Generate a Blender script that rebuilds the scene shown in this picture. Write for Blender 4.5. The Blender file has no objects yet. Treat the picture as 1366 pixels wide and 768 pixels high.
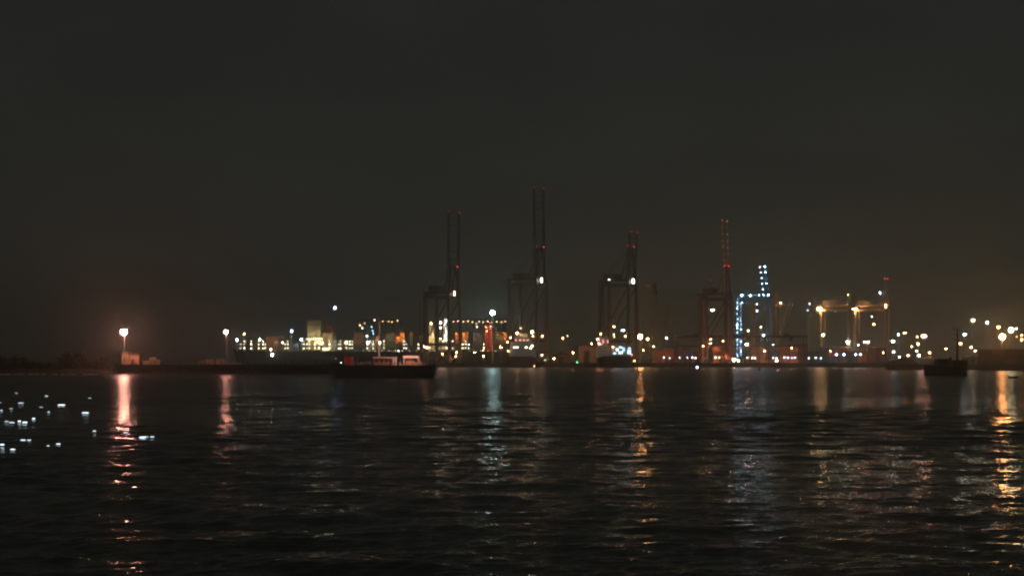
import bpy, bmesh, math, random
import numpy as np
from mathutils import Vector, Matrix

random.seed(7)
rng = np.random.default_rng(11)
sc = bpy.context.scene
COL = sc.collection

# ------------------------------------------------------------------ camera
F = 1876.0            # focal length in photo pixels (photo is 1366 wide)
HZ = 478.0            # horizon row in the photo
CH = 5.5              # camera height above the water
cam = bpy.data.cameras.new('camera')
co = bpy.data.objects.new('camera', cam)
COL.objects.link(co)
co.location = (0, 0, CH)
co.rotation_euler = (math.radians(90), 0, 0)
cam.sensor_width = 36.0
cam.lens = 36.0 * F / 1366.0
cam.shift_y = (HZ - 384.0) / 1366.0
cam.clip_start = 0.5
cam.clip_end = 12000
sc.camera = co


def at(px, py, D):
    return Vector(((px - 683.0) / F * D, D, CH + (HZ - py) / F * D))


def zat(py, D):
    return CH + (HZ - py) / F * D


# ------------------------------------------------------------------ materials
def mat(name, col, rough=0.6, metal=0.0, var=0.25, scale=0.8, bump=0.0, spec=0.4):
    m = bpy.data.materials.new(name)
    m.use_nodes = True
    nt = m.node_tree
    b = nt.nodes['Principled BSDF']
    tc = nt.nodes.new('ShaderNodeTexCoord')
    n = nt.nodes.new('ShaderNodeTexNoise')
    n.inputs['Scale'].default_value = scale
    n.inputs['Detail'].default_value = 5
    n.inputs['Roughness'].default_value = 0.65
    nt.links.new(tc.outputs['Object'], n.inputs['Vector'])
    r = nt.nodes.new('ShaderNodeValToRGB')
    r.color_ramp.elements[0].position = 0.3
    r.color_ramp.elements[1].position = 0.7
    r.color_ramp.elements[0].color = (*[c * (1 - var) for c in col], 1)
    r.color_ramp.elements[1].color = (*[min(0.9, c * (1 + var)) for c in col], 1)
    nt.links.new(n.outputs['Fac'], r.inputs['Fac'])
    nt.links.new(r.outputs['Color'], b.inputs['Base Color'])
    b.inputs['Roughness'].default_value = rough
    b.inputs['Metallic'].default_value = metal
    b.inputs['Specular IOR Level'].default_value = spec
    if bump:
        bp = nt.nodes.new('ShaderNodeBump')
        bp.inputs['Strength'].default_value = bump
        nt.links.new(n.outputs['Fac'], bp.inputs['Height'])
        nt.links.new(bp.outputs['Normal'], b.inputs['Normal'])
    return m


M = {
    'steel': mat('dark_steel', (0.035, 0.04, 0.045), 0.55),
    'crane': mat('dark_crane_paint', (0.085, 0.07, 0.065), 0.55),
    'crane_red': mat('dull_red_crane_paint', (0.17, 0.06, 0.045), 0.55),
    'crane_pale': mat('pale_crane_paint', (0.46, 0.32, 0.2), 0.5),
    'crane_blue': mat('blue_crane_paint', (0.12, 0.36, 0.6), 0.5),
    'gantry': mat('gantry_paint', (0.07, 0.045, 0.035), 0.6),
    'pole': mat('galvanised_pole', (0.55, 0.55, 0.53), 0.5, 0.0),
    'white': mat('white_paint', (0.75, 0.73, 0.7), 0.45, var=0.1),
    'cream': mat('cream_paint', (0.62, 0.5, 0.3), 0.5, var=0.12),
    'red': mat('red_paint', (0.5, 0.07, 0.03), 0.5),
    'orange': mat('orange_paint', (0.6, 0.2, 0.04), 0.5),
    'hull': mat('black_hull', (0.012, 0.012, 0.015), 0.5),
    'hull_red': mat('oxide_hull', (0.12, 0.035, 0.025), 0.6),
    'deckhouse': mat('faded_red_paint', (0.36, 0.14, 0.09), 0.6),
    'conc': mat('concrete', (0.2, 0.19, 0.17), 0.85, scale=0.4, bump=0.2),
    'dconc': mat('weedy_concrete', (0.035, 0.033, 0.03), 0.9, scale=0.5, bump=0.3),
    'asphalt': mat('asphalt', (0.05, 0.048, 0.045), 0.9, scale=0.2),
    'brick': mat('rendered_wall', (0.5, 0.31, 0.18), 0.85, bump=0.2),
    'rubber': mat('rubber', (0.015, 0.015, 0.015), 0.8),
    'glass': mat('dark_glass', (0.02, 0.025, 0.03), 0.1, spec=0.6),
    'wood': mat('crate_wood', (0.45, 0.3, 0.17), 0.8, scale=2),
    'soil': mat('dark_soil', (0.03, 0.026, 0.02), 0.95, scale=0.3, bump=0.5),
    'mound': mat('brown_mound', (0.16, 0.09, 0.055), 0.95, scale=0.6, bump=0.5),
    'bark': mat('bark', (0.05, 0.035, 0.025), 0.9, scale=3),
    'pale_waterline': mat('pale_waterline', (0.8, 0.82, 0.82), 0.6, var=0.08, scale=6),
}
CONT = {
    'brown': mat('container_brown', (0.14, 0.06, 0.04), 0.6),
    'rust': mat('container_rust', (0.3, 0.07, 0.035), 0.6),
    'blue': mat('container_blue', (0.03, 0.08, 0.17), 0.6),
    'green': mat('container_green', (0.04, 0.11, 0.08), 0.6),
    'grey': mat('container_grey', (0.25, 0.24, 0.22), 0.6),
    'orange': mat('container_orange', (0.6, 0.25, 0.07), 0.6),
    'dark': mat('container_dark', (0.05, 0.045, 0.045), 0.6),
}


def leaf_mat():
    m = bpy.data.materials.new('leaves')
    m.use_nodes = True
    nt = m.node_tree
    b = nt.nodes['Principled BSDF']
    g = nt.nodes.new('ShaderNodeNewGeometry')
    r = nt.nodes.new('ShaderNodeValToRGB')
    r.color_ramp.elements[0].color = (0.02, 0.028, 0.012, 1)
    r.color_ramp.elements[1].color = (0.06, 0.075, 0.03, 1)
    nt.links.new(g.outputs['Random Per Island'], r.inputs['Fac'])
    nt.links.new(r.outputs['Color'], b.inputs['Base Color'])
    b.inputs['Roughness'].default_value = 0.7
    return m


M['leaf'] = leaf_mat()

EC = {  # lamp colours
    'white': (1.0, 0.93, 0.80), 'warm': (1.0, 0.55, 0.24), 'sodium': (1.0, 0.40, 0.13),
    'cool': (0.70, 0.86, 1.0), 'blue': (0.36, 0.56, 1.0), 'teal': (0.60, 1.0, 0.95),
    'pink': (1.0, 0.52, 0.40), 'red': (1.0, 0.03, 0.03), 'green': (0.1, 1.0, 0.45),
    'yellow': (1.0, 0.86, 0.48), 'lime': (0.75, 0.9, 0.35), 'ice': (0.45, 0.78, 1.0),
    'rose': (1.0, 0.40, 0.29),
}
_em = {}
GAIN = 0.55


def emit(colour, strength):
    k = (colour, strength)
    if k not in _em:
        m = bpy.data.materials.new('lit_%s_%d' % (colour, int(strength)))
        m.use_nodes = True
        nt = m.node_tree
        nt.nodes.clear()
        e = nt.nodes.new('ShaderNodeEmission')
        e.inputs['Color'].default_value = (*EC[colour], 1)
        e.inputs['Strength'].default_value = strength * (GAIN if strength <= 200 else 1.0)
        o = nt.nodes.new('ShaderNodeOutputMaterial')
        nt.links.new(e.outputs[0], o.inputs[0])
        _em[k] = m
    return _em[k]


# ------------------------------------------------------------------ mesh helpers
class MB:
    def __init__(self):
        self.bm = bmesh.new()

    def hexa(self, p):   # 8 corners: bottom 4 (ccw) then top 4
        v = [self.bm.verts.new(q) for q in p]
        for f in ((3, 2, 1, 0), (4, 5, 6, 7), (0, 1, 5, 4), (1, 2, 6, 5), (2, 3, 7, 6), (3, 0, 4, 7)):
            self.bm.faces.new([v[i] for i in f])
        return self

    def box(self, x0, x1, y0, y1, z0, z1):
        return self.hexa([(x0, y0, z0), (x1, y0, z0), (x1, y1, z0), (x0, y1, z0),
                          (x0, y0, z1), (x1, y0, z1), (x1, y1, z1), (x0, y1, z1)])

    def bar(self, a, b, w, w2=None):          # square bar from a to b
        a, b = Vector(a), Vector(b)
        w2 = w if w2 is None else w2
        d = (b - a).normalized()
        up = Vector((0, 0, 1)) if abs(d.z) < 0.9 else Vector((0, 1, 0))
        s = d.cross(up).normalized()
        t = s.cross(d).normalized()
        c = lambda o, h: [o - s * h - t * h, o + s * h - t * h, o + s * h + t * h, o - s * h + t * h]
        return self.hexa(c(a, w / 2) + c(b, w2 / 2))

    def tube(self, a, b, r, r2=None, n=8):
        a, b = Vector(a), Vector(b)
        r2 = r if r2 is None else r2
        d = (b - a).normalized()
        up = Vector((0, 0, 1)) if abs(d.z) < 0.9 else Vector((0, 1, 0))
        s = d.cross(up).normalized()
        t = s.cross(d).normalized()
        A, B = [], []
        for i in range(n):
            q = 2 * math.pi * i / n
            o = s * math.cos(q) + t * math.sin(q)
            A.append(self.bm.verts.new(a + o * r))
            B.append(self.bm.verts.new(b + o * r2))
        for i in range(n):
            self.bm.faces.new((A[i], A[(i + 1) % n], B[(i + 1) % n], B[i]))
        self.bm.faces.new(A[::-1])
        self.bm.faces.new(B)
        return self

    def ball(self, c, r, sub=1, sz=(1, 1, 1)):
        m = Matrix.Translation(Vector(c)) @ Matrix.Diagonal((sz[0], sz[1], sz[2], 1))
        bmesh.ops.create_icosphere(self.bm, subdivisions=sub, radius=r, matrix=m)
        return self

    def prism(self, pts, y0, y1):              # polygon in x,z extruded along y
        A = [self.bm.verts.new((x, y0, z)) for x, z in pts]
        B = [self.bm.verts.new((x, y1, z)) for x, z in pts]
        n = len(pts)
        self.bm.faces.new(A)
        self.bm.faces.new(B[::-1])
        for i in range(n):
            self.bm.faces.new((A[i], B[i], B[(i + 1) % n], A[(i + 1) % n]))
        return self

    def plan(self, pts, z0, z1):               # polygon in x,y extruded up
        A = [self.bm.verts.new((x, y, z0)) for x, y in pts]
        B = [self.bm.verts.new((x, y, z1)) for x, y in pts]
        n = len(pts)
        self.bm.faces.new(A[::-1])
        self.bm.faces.new(B)
        for i in range(n):
            self.bm.faces.new((A[i], A[(i + 1) % n], B[(i + 1) % n], B[i]))
        return self

    def build(self, name, m, parent=None, smooth=False, loc=None):
        bmesh.ops.recalc_face_normals(self.bm, faces=self.bm.faces)
        me = bpy.data.meshes.new(name)
        self.bm.to_mesh(me)
        self.bm.free()
        if smooth:
            for p in me.polygons:
                p.use_smooth = True
        me.materials.append(m)
        o = bpy.data.objects.new(name, me)
        COL.objects.link(o)
        if parent is not None:
            o.parent = parent
        if loc is not None:
            o.location = loc
        return o


def tag(o, label=None, cat=None, group=None, kind=None):
    if label: o['label'] = label
    if cat: o['category'] = cat
    if group: o['group'] = group
    if kind: o['kind'] = kind
    return o


def thing(name, label, cat, loc, rz=0.0, group=None):
    o = bpy.data.objects.new(name, None)
    o.empty_display_size = 0.5
    COL.objects.link(o)
    o.location = loc
    o.rotation_euler = (0, 0, rz)
    return tag(o, label, cat, group)


def bulb(parent, c, r, colour, strength, name='bulb', sz=(1, 1, 1)):
    return MB().ball(c, r, 1, sz).build(name, emit(colour, strength), parent)


def copy_tree(o, parent=None):
    c = o.copy()
    COL.objects.link(c)
    c.parent = parent
    for ch in [k for k in bpy.data.objects if k.parent == o]:
        copy_tree(ch, c)
    return c


# ------------------------------------------------------------------ world: night sky lit by the city
w = bpy.data.worlds.new('World')
sc.world = w
w.use_nodes = True
nt = w.node_tree
nt.nodes.clear()
out = nt.nodes.new('ShaderNodeOutputWorld')
sky = nt.nodes.new('ShaderNodeTexSky')
sky.sky_type = 'NISHITA'
sky.sun_disc = False
sky.sun_elevation = math.radians(35)
sky.sun_rotation = math.radians(200)
b1 = nt.nodes.new('ShaderNodeBackground')
b1.inputs['Strength'].default_value = 0.0004
nt.links.new(sky.outputs[0], b1.inputs['Color'])
tc = nt.nodes.new('ShaderNodeTexCoord')
sep = nt.nodes.new('ShaderNodeSeparateXYZ')
nt.links.new(tc.outputs['Generated'], sep.inputs[0])
ramp = nt.nodes.new('ShaderNodeValToRGB')          # overcast lit from the town below
e = ramp.color_ramp.elements
e[0].position = 0.0
e[0].color = (0.0180, 0.0168, 0.0128, 1)
e[1].position = 0.5
e[1].color = (0.0092, 0.0100, 0.0084, 1)
el = ramp.color_ramp.elements.new(0.10)
el.color = (0.0140, 0.0138, 0.0112, 1)
el = ramp.color_ramp.elements.new(0.25)
el.color = (0.0114, 0.0119, 0.0099, 1)
nt.links.new(sep.outputs['Z'], ramp.inputs['Fac'])
b2 = nt.nodes.new('ShaderNodeBackground')
SKY_STRENGTH = 1.36
b2.inputs['Strength'].default_value = SKY_STRENGTH
cn = nt.nodes.new('ShaderNodeTexNoise')               # thin uneven cloud
cn.inputs['Scale'].default_value = 5.0
cn.inputs['Detail'].default_value = 6
cmap = nt.nodes.new('ShaderNodeMapping')
cmap.inputs['Scale'].default_value = (1, 1, 2.6)
nt.links.new(tc.outputs['Generated'], cmap.inputs['Vector'])
nt.links.new(cmap.outputs[0], cn.inputs['Vector'])
cr = nt.nodes.new('ShaderNodeMapRange')
cr.inputs['From Min'].default_value = 0.3
cr.inputs['From Max'].default_value = 0.7
cr.inputs['To Min'].default_value = 0.86
cr.inputs['To Max'].default_value = 1.14
nt.links.new(cn.outputs['Fac'], cr.inputs['Value'])
mx = nt.nodes.new('ShaderNodeVectorMath')
mx.operation = 'SCALE'
nt.links.new(ramp.outputs['Color'], mx.inputs[0])
nt.links.new(cr.outputs['Result'], mx.inputs['Scale'])
# light dome of the town behind the right half of the port
dn = nt.nodes.new('ShaderNodeVectorMath')
dn.operation = 'DOT_PRODUCT'
dn.inputs[1].default_value = Vector((0.30, 0.953, 0.0)).normalized()
nt.links.new(tc.outputs['Generated'], dn.inputs[0])
dr_ = nt.nodes.new('ShaderNodeMapRange')
dr_.interpolation_type = 'SMOOTHSTEP'
dr_.inputs['From Min'].default_value = 0.955
dr_.inputs['From Max'].default_value = 1.0
nt.links.new(dn.outputs['Value'], dr_.inputs['Value'])
dz_ = nt.nodes.new('ShaderNodeMapRange')
dz_.interpolation_type = 'SMOOTHSTEP'
dz_.inputs['From Min'].default_value = 0.14
dz_.inputs['From Max'].default_value = -0.01
nt.links.new(sep.outputs['Z'], dz_.inputs['Value'])
dm = nt.nodes.new('ShaderNodeMath')
dm.operation = 'MULTIPLY'
nt.links.new(dr_.outputs['Result'], dm.inputs[0])
nt.links.new(dz_.outputs['Result'], dm.inputs[1])
dc = nt.nodes.new('ShaderNodeVectorMath')
dc.operation = 'SCALE'
dc.inputs[0].default_value = (0.009, 0.0098, 0.0045)
nt.links.new(dm.outputs[0], dc.inputs['Scale'])
ad = nt.nodes.new('ShaderNodeVectorMath')
nt.links.new(mx.outputs[0], ad.inputs[0])
nt.links.new(dc.outputs[0], ad.inputs[1])
nt.links.new(ad.outputs[0], b2.inputs['Color'])
add = nt.nodes.new('ShaderNodeAddShader')
nt.links.new(b1.outputs[0], add.inputs[0])
nt.links.new(b2.outputs[0], add.inputs[1])
nt.links.new(add.outputs[0], out.inputs['Surface'])

sl = bpy.data.lights.new('moon', 'SUN')
sl.energy = 0.2
sl.angle = math.radians(0.5)
sl.color = (1.0, 0.93, 0.82)
so = bpy.data.objects.new('moon', sl)
COL.objects.link(so)
so.rotation_euler = (math.radians(55), 0, math.radians(-20))

# ------------------------------------------------------------------ water
NW = 60
lam = np.exp(rng.uniform(np.log(0.28), np.log(8.0), NW))
th = rng.normal(math.radians(-78), math.radians(34), NW)
kk = 2 * np.pi / lam
slope = 0.18 * np.sqrt(2.0 / NW) * rng.uniform(0.5, 1.4, NW) * np.where(lam > 4, 0.75, 1.0)
amp = slope / kk
phs = rng.uniform(0, 2 * np.pi, NW)


def wave(X, Y, sp):
    Z = np.zeros_like(X)
    for i in range(NW):
        wgt = np.clip((lam[i] / sp - 2.5) / 2.5, 0, 1)
        if np.max(wgt) <= 0: continue
        q = kk[i] * (math.cos(th[i]) * X + math.sin(th[i]) * Y) + phs[i]
        s = np.sin(q)
        Z += wgt * amp[i] * (s + 0.18 * np.cos(2 * q))
    # patchy wind: calmer and rougher lanes
    g = 0.8 + 0.5 * np.sin(X * 0.043 + 0.7 * np.sin(Y * 0.021)) * np.sin(Y * 0.052 + 1.1 + 0.5 * np.sin(X * 0.03))
    return Z * g


def build_water():
    ys = [3.0]
    while ys[-1] < 3000:
        y = ys[-1]
        dy = max(0.075, 0.075 * (y / 32.0) ** 1.6) if y < 420 else y * 0.035
        if y < 24: dy = 0.35
        ys.append(y + dy)
    ys = np.array(ys)
    dys = np.gradient(ys)
    nc = 640
    t = np.linspace(-1, 1, nc)
    hw = np.where(ys < 900, ys * 0.52 + 12, ys * 0.52 + 12)
    X = t[None, :] * hw[:, None]
    Y = np.repeat(ys[:, None], nc, 1)
    dx = 2 * hw / nc
    sp = np.maximum(dys, dx)[:, None]
    Z = wave(X, Y, np.repeat(sp, nc, 1))
    nr = len(ys)
    co_ = np.stack([X, Y, Z], -1).reshape(-1, 3).astype(np.float32)
    idx = np.arange(nr * nc).reshape(nr, nc)
    q = np.stack([idx[:-1, :-1], idx[:-1, 1:], idx[1:, 1:], idx[1:, :-1]], -1).reshape(-1, 4).astype(np.int32)
    me = bpy.data.meshes.new('water')
    me.vertices.add(len(co_))
    me.vertices.foreach_set('co', co_.ravel())
    me.loops.add(q.size)
    me.loops.foreach_set('vertex_index', q.ravel())
    me.polygons.add(len(q))
    me.polygons.foreach_set('loop_start', np.arange(0, q.size, 4, dtype=np.int32))
    me.polygons.foreach_set('loop_total', np.full(len(q), 4, np.int32))
    me.polygons.foreach_set('use_smooth', np.ones(len(q), bool))
    me.update()
    me.validate()
    m = bpy.data.materials.new('sea_water')
    m.use_nodes = True
    n = m.node_tree
    b = n.nodes['Principled BSDF']
    b.inputs['Base Color'].default_value = (0.045, 0.05, 0.042, 1)
    b.inputs['Roughness'].default_value = 0.06
    b.inputs['IOR'].default_value = 1.333
    b.inputs['Specular IOR Level'].default_value = 0.17
    g = n.nodes.new('ShaderNodeNewGeometry')
    mp = n.nodes.new('ShaderNodeMapping')
    mp.inputs['Scale'].default_value = (0.55, 1.0, 1.0)
    n.links.new(g.outputs['Position'], mp.inputs['Vector'])
    hs = []
    for s_, a_ in ((2.6, 0.055), (7.0, 0.022), (0.5, 0.10)):
        nz = n.nodes.new('ShaderNodeTexNoise')
        nz.inputs['Scale'].default_value = s_
        nz.inputs['Detail'].default_value = 3
        n.links.new(mp.outputs[0], nz.inputs['Vector'])
        mu = n.nodes.new('ShaderNodeMath')
        mu.operation = 'MULTIPLY'
        mu.inputs[1].default_value = a_
        n.links.new(nz.outputs['Fac'], mu.inputs[0])
        hs.append(mu)
    s1 = n.nodes.new('ShaderNodeMath')
    n.links.new(hs[0].outputs[0], s1.inputs[0])
    n.links.new(hs[1].outputs[0], s1.inputs[1])
    s2 = n.nodes.new('ShaderNodeMath')
    n.links.new(s1.outputs[0], s2.inputs[0])
    n.links.new(hs[2].outputs[0], s2.inputs[1])
    bp = n.nodes.new('ShaderNodeBump')
    bp.inputs['Strength'].default_value = 1.0
    bp.inputs['Distance'].default_value = 1.0
    n.links.new(s2.outputs[0], bp.inputs['Height'])
    n.links.new(bp.outputs['Normal'], b.inputs['Normal'])
    sx = n.nodes.new('ShaderNodeSeparateXYZ')
    n.links.new(g.outputs['Position'], sx.inputs[0])
    mr = n.nodes.new('ShaderNodeMapRange')          # ripples too far off to mesh become roughness
    mr.inputs['From Min'].default_value = 50
    mr.inputs['From Max'].default_value = 260
    mr.inputs['To Min'].default_value = 0.04
    mr.inputs['To Max'].default_value = 0.24
    n.links.new(sx.outputs['Y'], mr.inputs['Value'])
    n.links.new(mr.outputs['Result'], b.inputs['Roughness'])
    me.materials.append(m)
    o = bpy.data.objects.new('water', me)
    COL.objects.link(o)
    o['kind'] = 'structure'
    return o


build_water()


def wz(x, y):
    return float(wave(np.array([[x]]), np.array([[y]]), np.array([[0.3]]))[0, 0])


# ------------------------------------------------------------------ ground (quays) and headland
GZ = 2.5


def X(px, D):
    return (px - 683.0) / F * D


g = MB()
g.plan([(X(556, 900), 900), (X(1180, 900), 900), (X(1183, 690), 690), (X(1800, 690), 690), (1150, 2600),
        (X(740, 1010), 2600), (X(740, 1010), 948), (X(556, 900), 946)], -0.9, GZ)
tag(g.build('ground', M['asphalt']), kind='structure')
k = MB()
k.plan([(X(556, 900), 899.4), (X(1180, 900), 899.4), (X(1180, 900), 899.996), (X(556, 900), 899.996)], -0.85, GZ + 0.25)
k.plan([(X(1183, 690), 689.4), (X(1800, 690), 689.4), (X(1800, 690), 689.996), (X(1183, 690), 689.996)], -0.85, GZ + 0.25)
tag(k.build('kerb', M['dconc']), kind='structure')


def headland():
    n, mrow = 90, 14
    bm = bmesh.new()
    V = []
    for i in range(n + 1):
        px = -420 + (570 + 6) * i / n
        row = []
        for j in range(mrow + 1):
            v = j / mrow
            D = 486 + 60 * v
            t = min(1, max(0, (156 - px) / 26.0))
            h = (1.6 * t + 0.5) * math.sin(math.pi * min(1, v * 1.15 + 0.02)) ** 0.6 if v < 0.87 else 0
            h = h + random.uniform(-.25, .25) - 0.35
            row.append(bm.verts.new((X(px, D) + random.uniform(-.5, .5), D + (random.uniform(-.7, .7)), h if 0 < j < mrow else -0.8)))
        V.append(row)
    for i in range(n):
        for j in range(mrow):
            bm.faces.new((V[i][j], V[i + 1][j], V[i + 1][j + 1], V[i][j + 1]))
    mb = MB()
    mb.bm.free()
    mb.bm = bm
    tag(mb.build('terrain', M['soil'], smooth=False), kind='structure')


headland()

# trees on the headland
crown_meshes = []
trunk_meshes = []
for v in range(4):
    r = random.Random(40 + v)
    bm = bmesh.new()
    lobes = [(r.uniform(-1.5, 1.5), r.uniform(-1.2, 1.2), r.uniform(1.6, 4.2), r.uniform(0.8, 1.5)) for _ in range(9)]
    lobes += [(r.uniform(-2, 2), r.uniform(-1.4, 1.4), r.uniform(0.7, 1.8), r.uniform(0.7, 1.2)) for _ in range(6)]
    for _ in range(1500):
        lx, ly, lz, lr = r.choice(lobes)
        d = Vector((r.gauss(0, 1), r.gauss(0, 1), r.gauss(0, 1))).normalized() * lr * (r.random() ** 0.4)
        c = Vector((lx, ly, max(0.3, lz + d.z * 0.8))) + Vector((d.x, d.y, 0))
        a = Vector((r.gauss(0, 1), r.gauss(0, 1), r.gauss(0, 1))).normalized() * r.uniform(.14, .26)
        b = a.cross(Vector((r.gauss(0, 1), r.gauss(0, 1), r.gauss(0, 1)))).normalized() * r.uniform(.06, .12)
        vs = [bm.verts.new(c - a), bm.verts.new(c + b), bm.verts.new(c + a), bm.verts.new(c - b)]
        bm.faces.new(vs)
    me = bpy.data.meshes.new('crown')
    bm.to_mesh(me)
    bm.free()
    me.materials.append(M['leaf'])
    crown_meshes.append(me)
    mb = MB()
    mb.tube((0, 0, -0.8), (0.1, 0, 1.6), 0.22, 0.14)
    for lx, ly, lz, lr in lobes[:7]:
        mb.tube((0.1, 0, 1.3), (lx * .8, ly * .8, lz), 0.1, 0.04, 6)
    t = mb.build('trunk', M['bark'])
    trunk_meshes.append(t.data)
    bpy.data.objects.remove(t)
spots = [(-60, 1.1), (-38, 0.95), (-22, 1.05), (-8, 1.15), (6, 1.0), (19, 1.32), (31, 1.12), (43, .93), (54, .82), (63, .6), (72, .5),
         (80, .7), (88, 1.05), (96, 1.28), (105, 1.2), (114, 1.05), (122, .82), (130, .98), (138, .8), (146, .6)]
for i, (px, s) in enumerate(spots):
    D = 500 + random.uniform(0, 22)
    t = thing('tree', 'low dark bushy tree in the black clump along the far left shore', 'tree',
              (X(px, D), D, 0.6), random.uniform(0, 6.28), 'dark trees along the left shore')
    s *= random.uniform(.95, 1.55)
    t.scale = (s * random.uniform(.7, .95), s, s)
    for nm, me in (('crown', crown_meshes[i % 4]), ('trunk', trunk_meshes[i % 4])):
        c = bpy.data.objects.new(nm, me)
        COL.objects.link(c)
        c.parent = t
labels_t = {5: 'tallest rounded dark tree in the leftmost clump on the shore', 13: 'tallest dark tree in the clump left of the lit jetty hut',
            10: 'lowest dark bush in the dip between the two tree clumps'}
_trees = [o for o in bpy.data.objects if o.name.startswith('tree') and o.parent is None]
for i, t in enumerate(_trees):
    if i in labels_t:
        t['label'] = labels_t[i]

# pale broken shore line; added glowing floats imitate glints on the left water
fm = MB()
for i in range(80):
    px = random.uniform(-30, 138)
    if random.random() < 0.3 and px > 90: continue
    D = 483.2 + random.uniform(-1, .5)
    L = random.uniform(.3, 1.5)
    fm.ball((X(px, D), D, 0.03), 0.5, 1, (L * 1.3, .3, random.uniform(.25, .6)))
glints = [(28, 539, 7), (0, 538, 3), (16, 564, 9), (9, 563, 5), (26, 563, 4), (33, 564, 6), (45, 559, 4), (22, 525, 4), (62, 529, 4), (55, 543, 5),
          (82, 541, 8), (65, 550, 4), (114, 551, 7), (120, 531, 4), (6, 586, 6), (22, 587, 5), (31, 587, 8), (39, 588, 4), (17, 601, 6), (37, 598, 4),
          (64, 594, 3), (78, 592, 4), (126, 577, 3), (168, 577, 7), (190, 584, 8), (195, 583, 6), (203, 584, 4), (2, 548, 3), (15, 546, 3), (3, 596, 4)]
tag(fm.build('pale_waterline', M['pale_waterline'], smooth=True), kind='stuff')
for px, py, wpx in glints:
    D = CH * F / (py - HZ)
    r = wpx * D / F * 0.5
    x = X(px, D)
    t = thing('glint_float', 'added glowing float imitating a small white glint on the far left water', 'added glint', (x, D, wz(x, D)), random.uniform(-.5, .5),
              'added glowing glints scattered on the left water')
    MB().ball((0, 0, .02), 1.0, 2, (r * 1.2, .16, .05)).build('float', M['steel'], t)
    MB().ball((0, -.02, .075), 1.0, 1, (r * random.uniform(1.0, 1.7), .07, random.uniform(.02, .035))).build('bulb', emit('cool', random.choice([3, 5, 8, 11])), t)  # added glow in the shape of a specular glint

# ------------------------------------------------------------------ lamps
def street_lamp(px, py, D, colour, strength, r, label, base=GZ, group=None, arms=1, sz=(1, 1, 1)):
    p = at(px, py, D)
    t = thing('street_lamp', label, 'lamp', (p.x, D, base), 0, group)
    h = p.z - base
    pr = max(0.09, h * 0.006)
    MB().tube((0, 0.9, 0), (0, 0.9, h + .5), pr * 1.5, pr).build('pole', M['pole'], t)
    hd = MB()
    hd.bar((0, 1.1, h + .5), (0, -r * .8, h + r + .25), .18)
    hd.box(-r * 1.2 * sz[0], r * 1.2 * sz[0], -r, r, h + r * .75 * sz[2], h + r * sz[2] + .22)
    hd = hd.build('lamp_head', M['steel'], t)
    bulb(hd, (0, 0, h), r * random.uniform(.78, 1.25), colour, strength, sz=sz)
    return t


def flood_mast(px, py, D, colour, strength, r, label, base=GZ, n=3, group=None):
    p = at(px, py, D)
    t = thing('floodlight_mast', label, 'floodlight mast', (p.x, D, base), 0, group)
    h = p.z - base
    MB().tube((0, .7, 0), (0, .7, h + 1.2), .42, .2, 10).build('pole', M['pole'], t)
    cb = MB()
    wd = r * (n - 1) * 1.1
    cb.bar((-wd - .4, .7, h + r * .9), (wd + .4, .7, h + r * .9), .3)
    cb.bar((-wd - .4, .7, h - r * .9), (wd + .4, .7, h - r * .9), .2)
    cb.bar((0, .76, h - r * .9 - .2), (0, .76, h + r * .9 + .2), .24)
    cb.build('crossbar', M['steel'], t)
    for i in range(n):
        x = (i - (n - 1) / 2) * r * 2.2
        hd = MB().tube((x, .5, h), (x, .1, h), r * .7, r, 10).build('lamp_head', M['steel'], t)
        bulb(hd, (x, -.1, h), r * .95, colour, strength, sz=(1, .5, 1))
    return t


# jetty lamps
street_lamp(165, 442.5, 516.6, 'rose', 270, 1.0, 'tall pinkish orange lamp above the small lit hut on the dark jetty', base=3.1)
street_lamp(301.5, 442.5, 516.6, 'rose', 180, .75, 'tall pinkish lamp above the low lit crates on the dark jetty', base=3.1)
# quay and yard
flood_mast(657, 417, 932, 'teal', 180, 1.6, 'tall blue green floodlight mast between the two dark cranes left of centre', n=1)
street_lamp(751, 451, 960, 'sodium', 70, .6, 'slim orange street lamp standing alone right of the white lit ship')
street_lamp(757, 448, 990, 'warm', 22, .4, 'faint small lamp just right of the slim orange street lamp')
street_lamp(811, 420, 935, 'cool', 60, .6, 'tall cool white lamp between the legs of the third dark crane', sz=(.6, .6, 1.6))
street_lamp(819.5, 435.5, 960, 'warm', 60, .6, 'low orange lamp inside the third dark crane, under the cool white one', sz=(1.3, 1, .6))
flood_mast(831, 440.5, 960, 'cool', 60, .5, 'twin cool white floodlights inside the third dark crane', n=2)
flood_mast(854, 449, 940, 'sodium', 200, 1.75, 'brightest orange floodlight mast at the foot of the third dark crane', n=1)
street_lamp(864, 452, 950, 'warm', 90, .65, 'small warm lamp just right of the brightest orange floodlight')
street_lamp(889, 450.5, 970, 'white', 60, .5, 'small white lamp above the red stacked containers left of the fourth crane')
street_lamp(978, 479.5, 930, 'warm', 201, .8, 'low warm lamp glowing at the foot of the blue lit crane', sz=(2.6, 1, .9))
street_lamp(985, 481, 932, 'white', 70, .6, 'low white lamp touching the bottom of the blue lit crane')
street_lamp(1036, 481, 928, 'rose', 201, .55, 'low reddish lamp between container stacks right of the blue crane')
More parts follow.
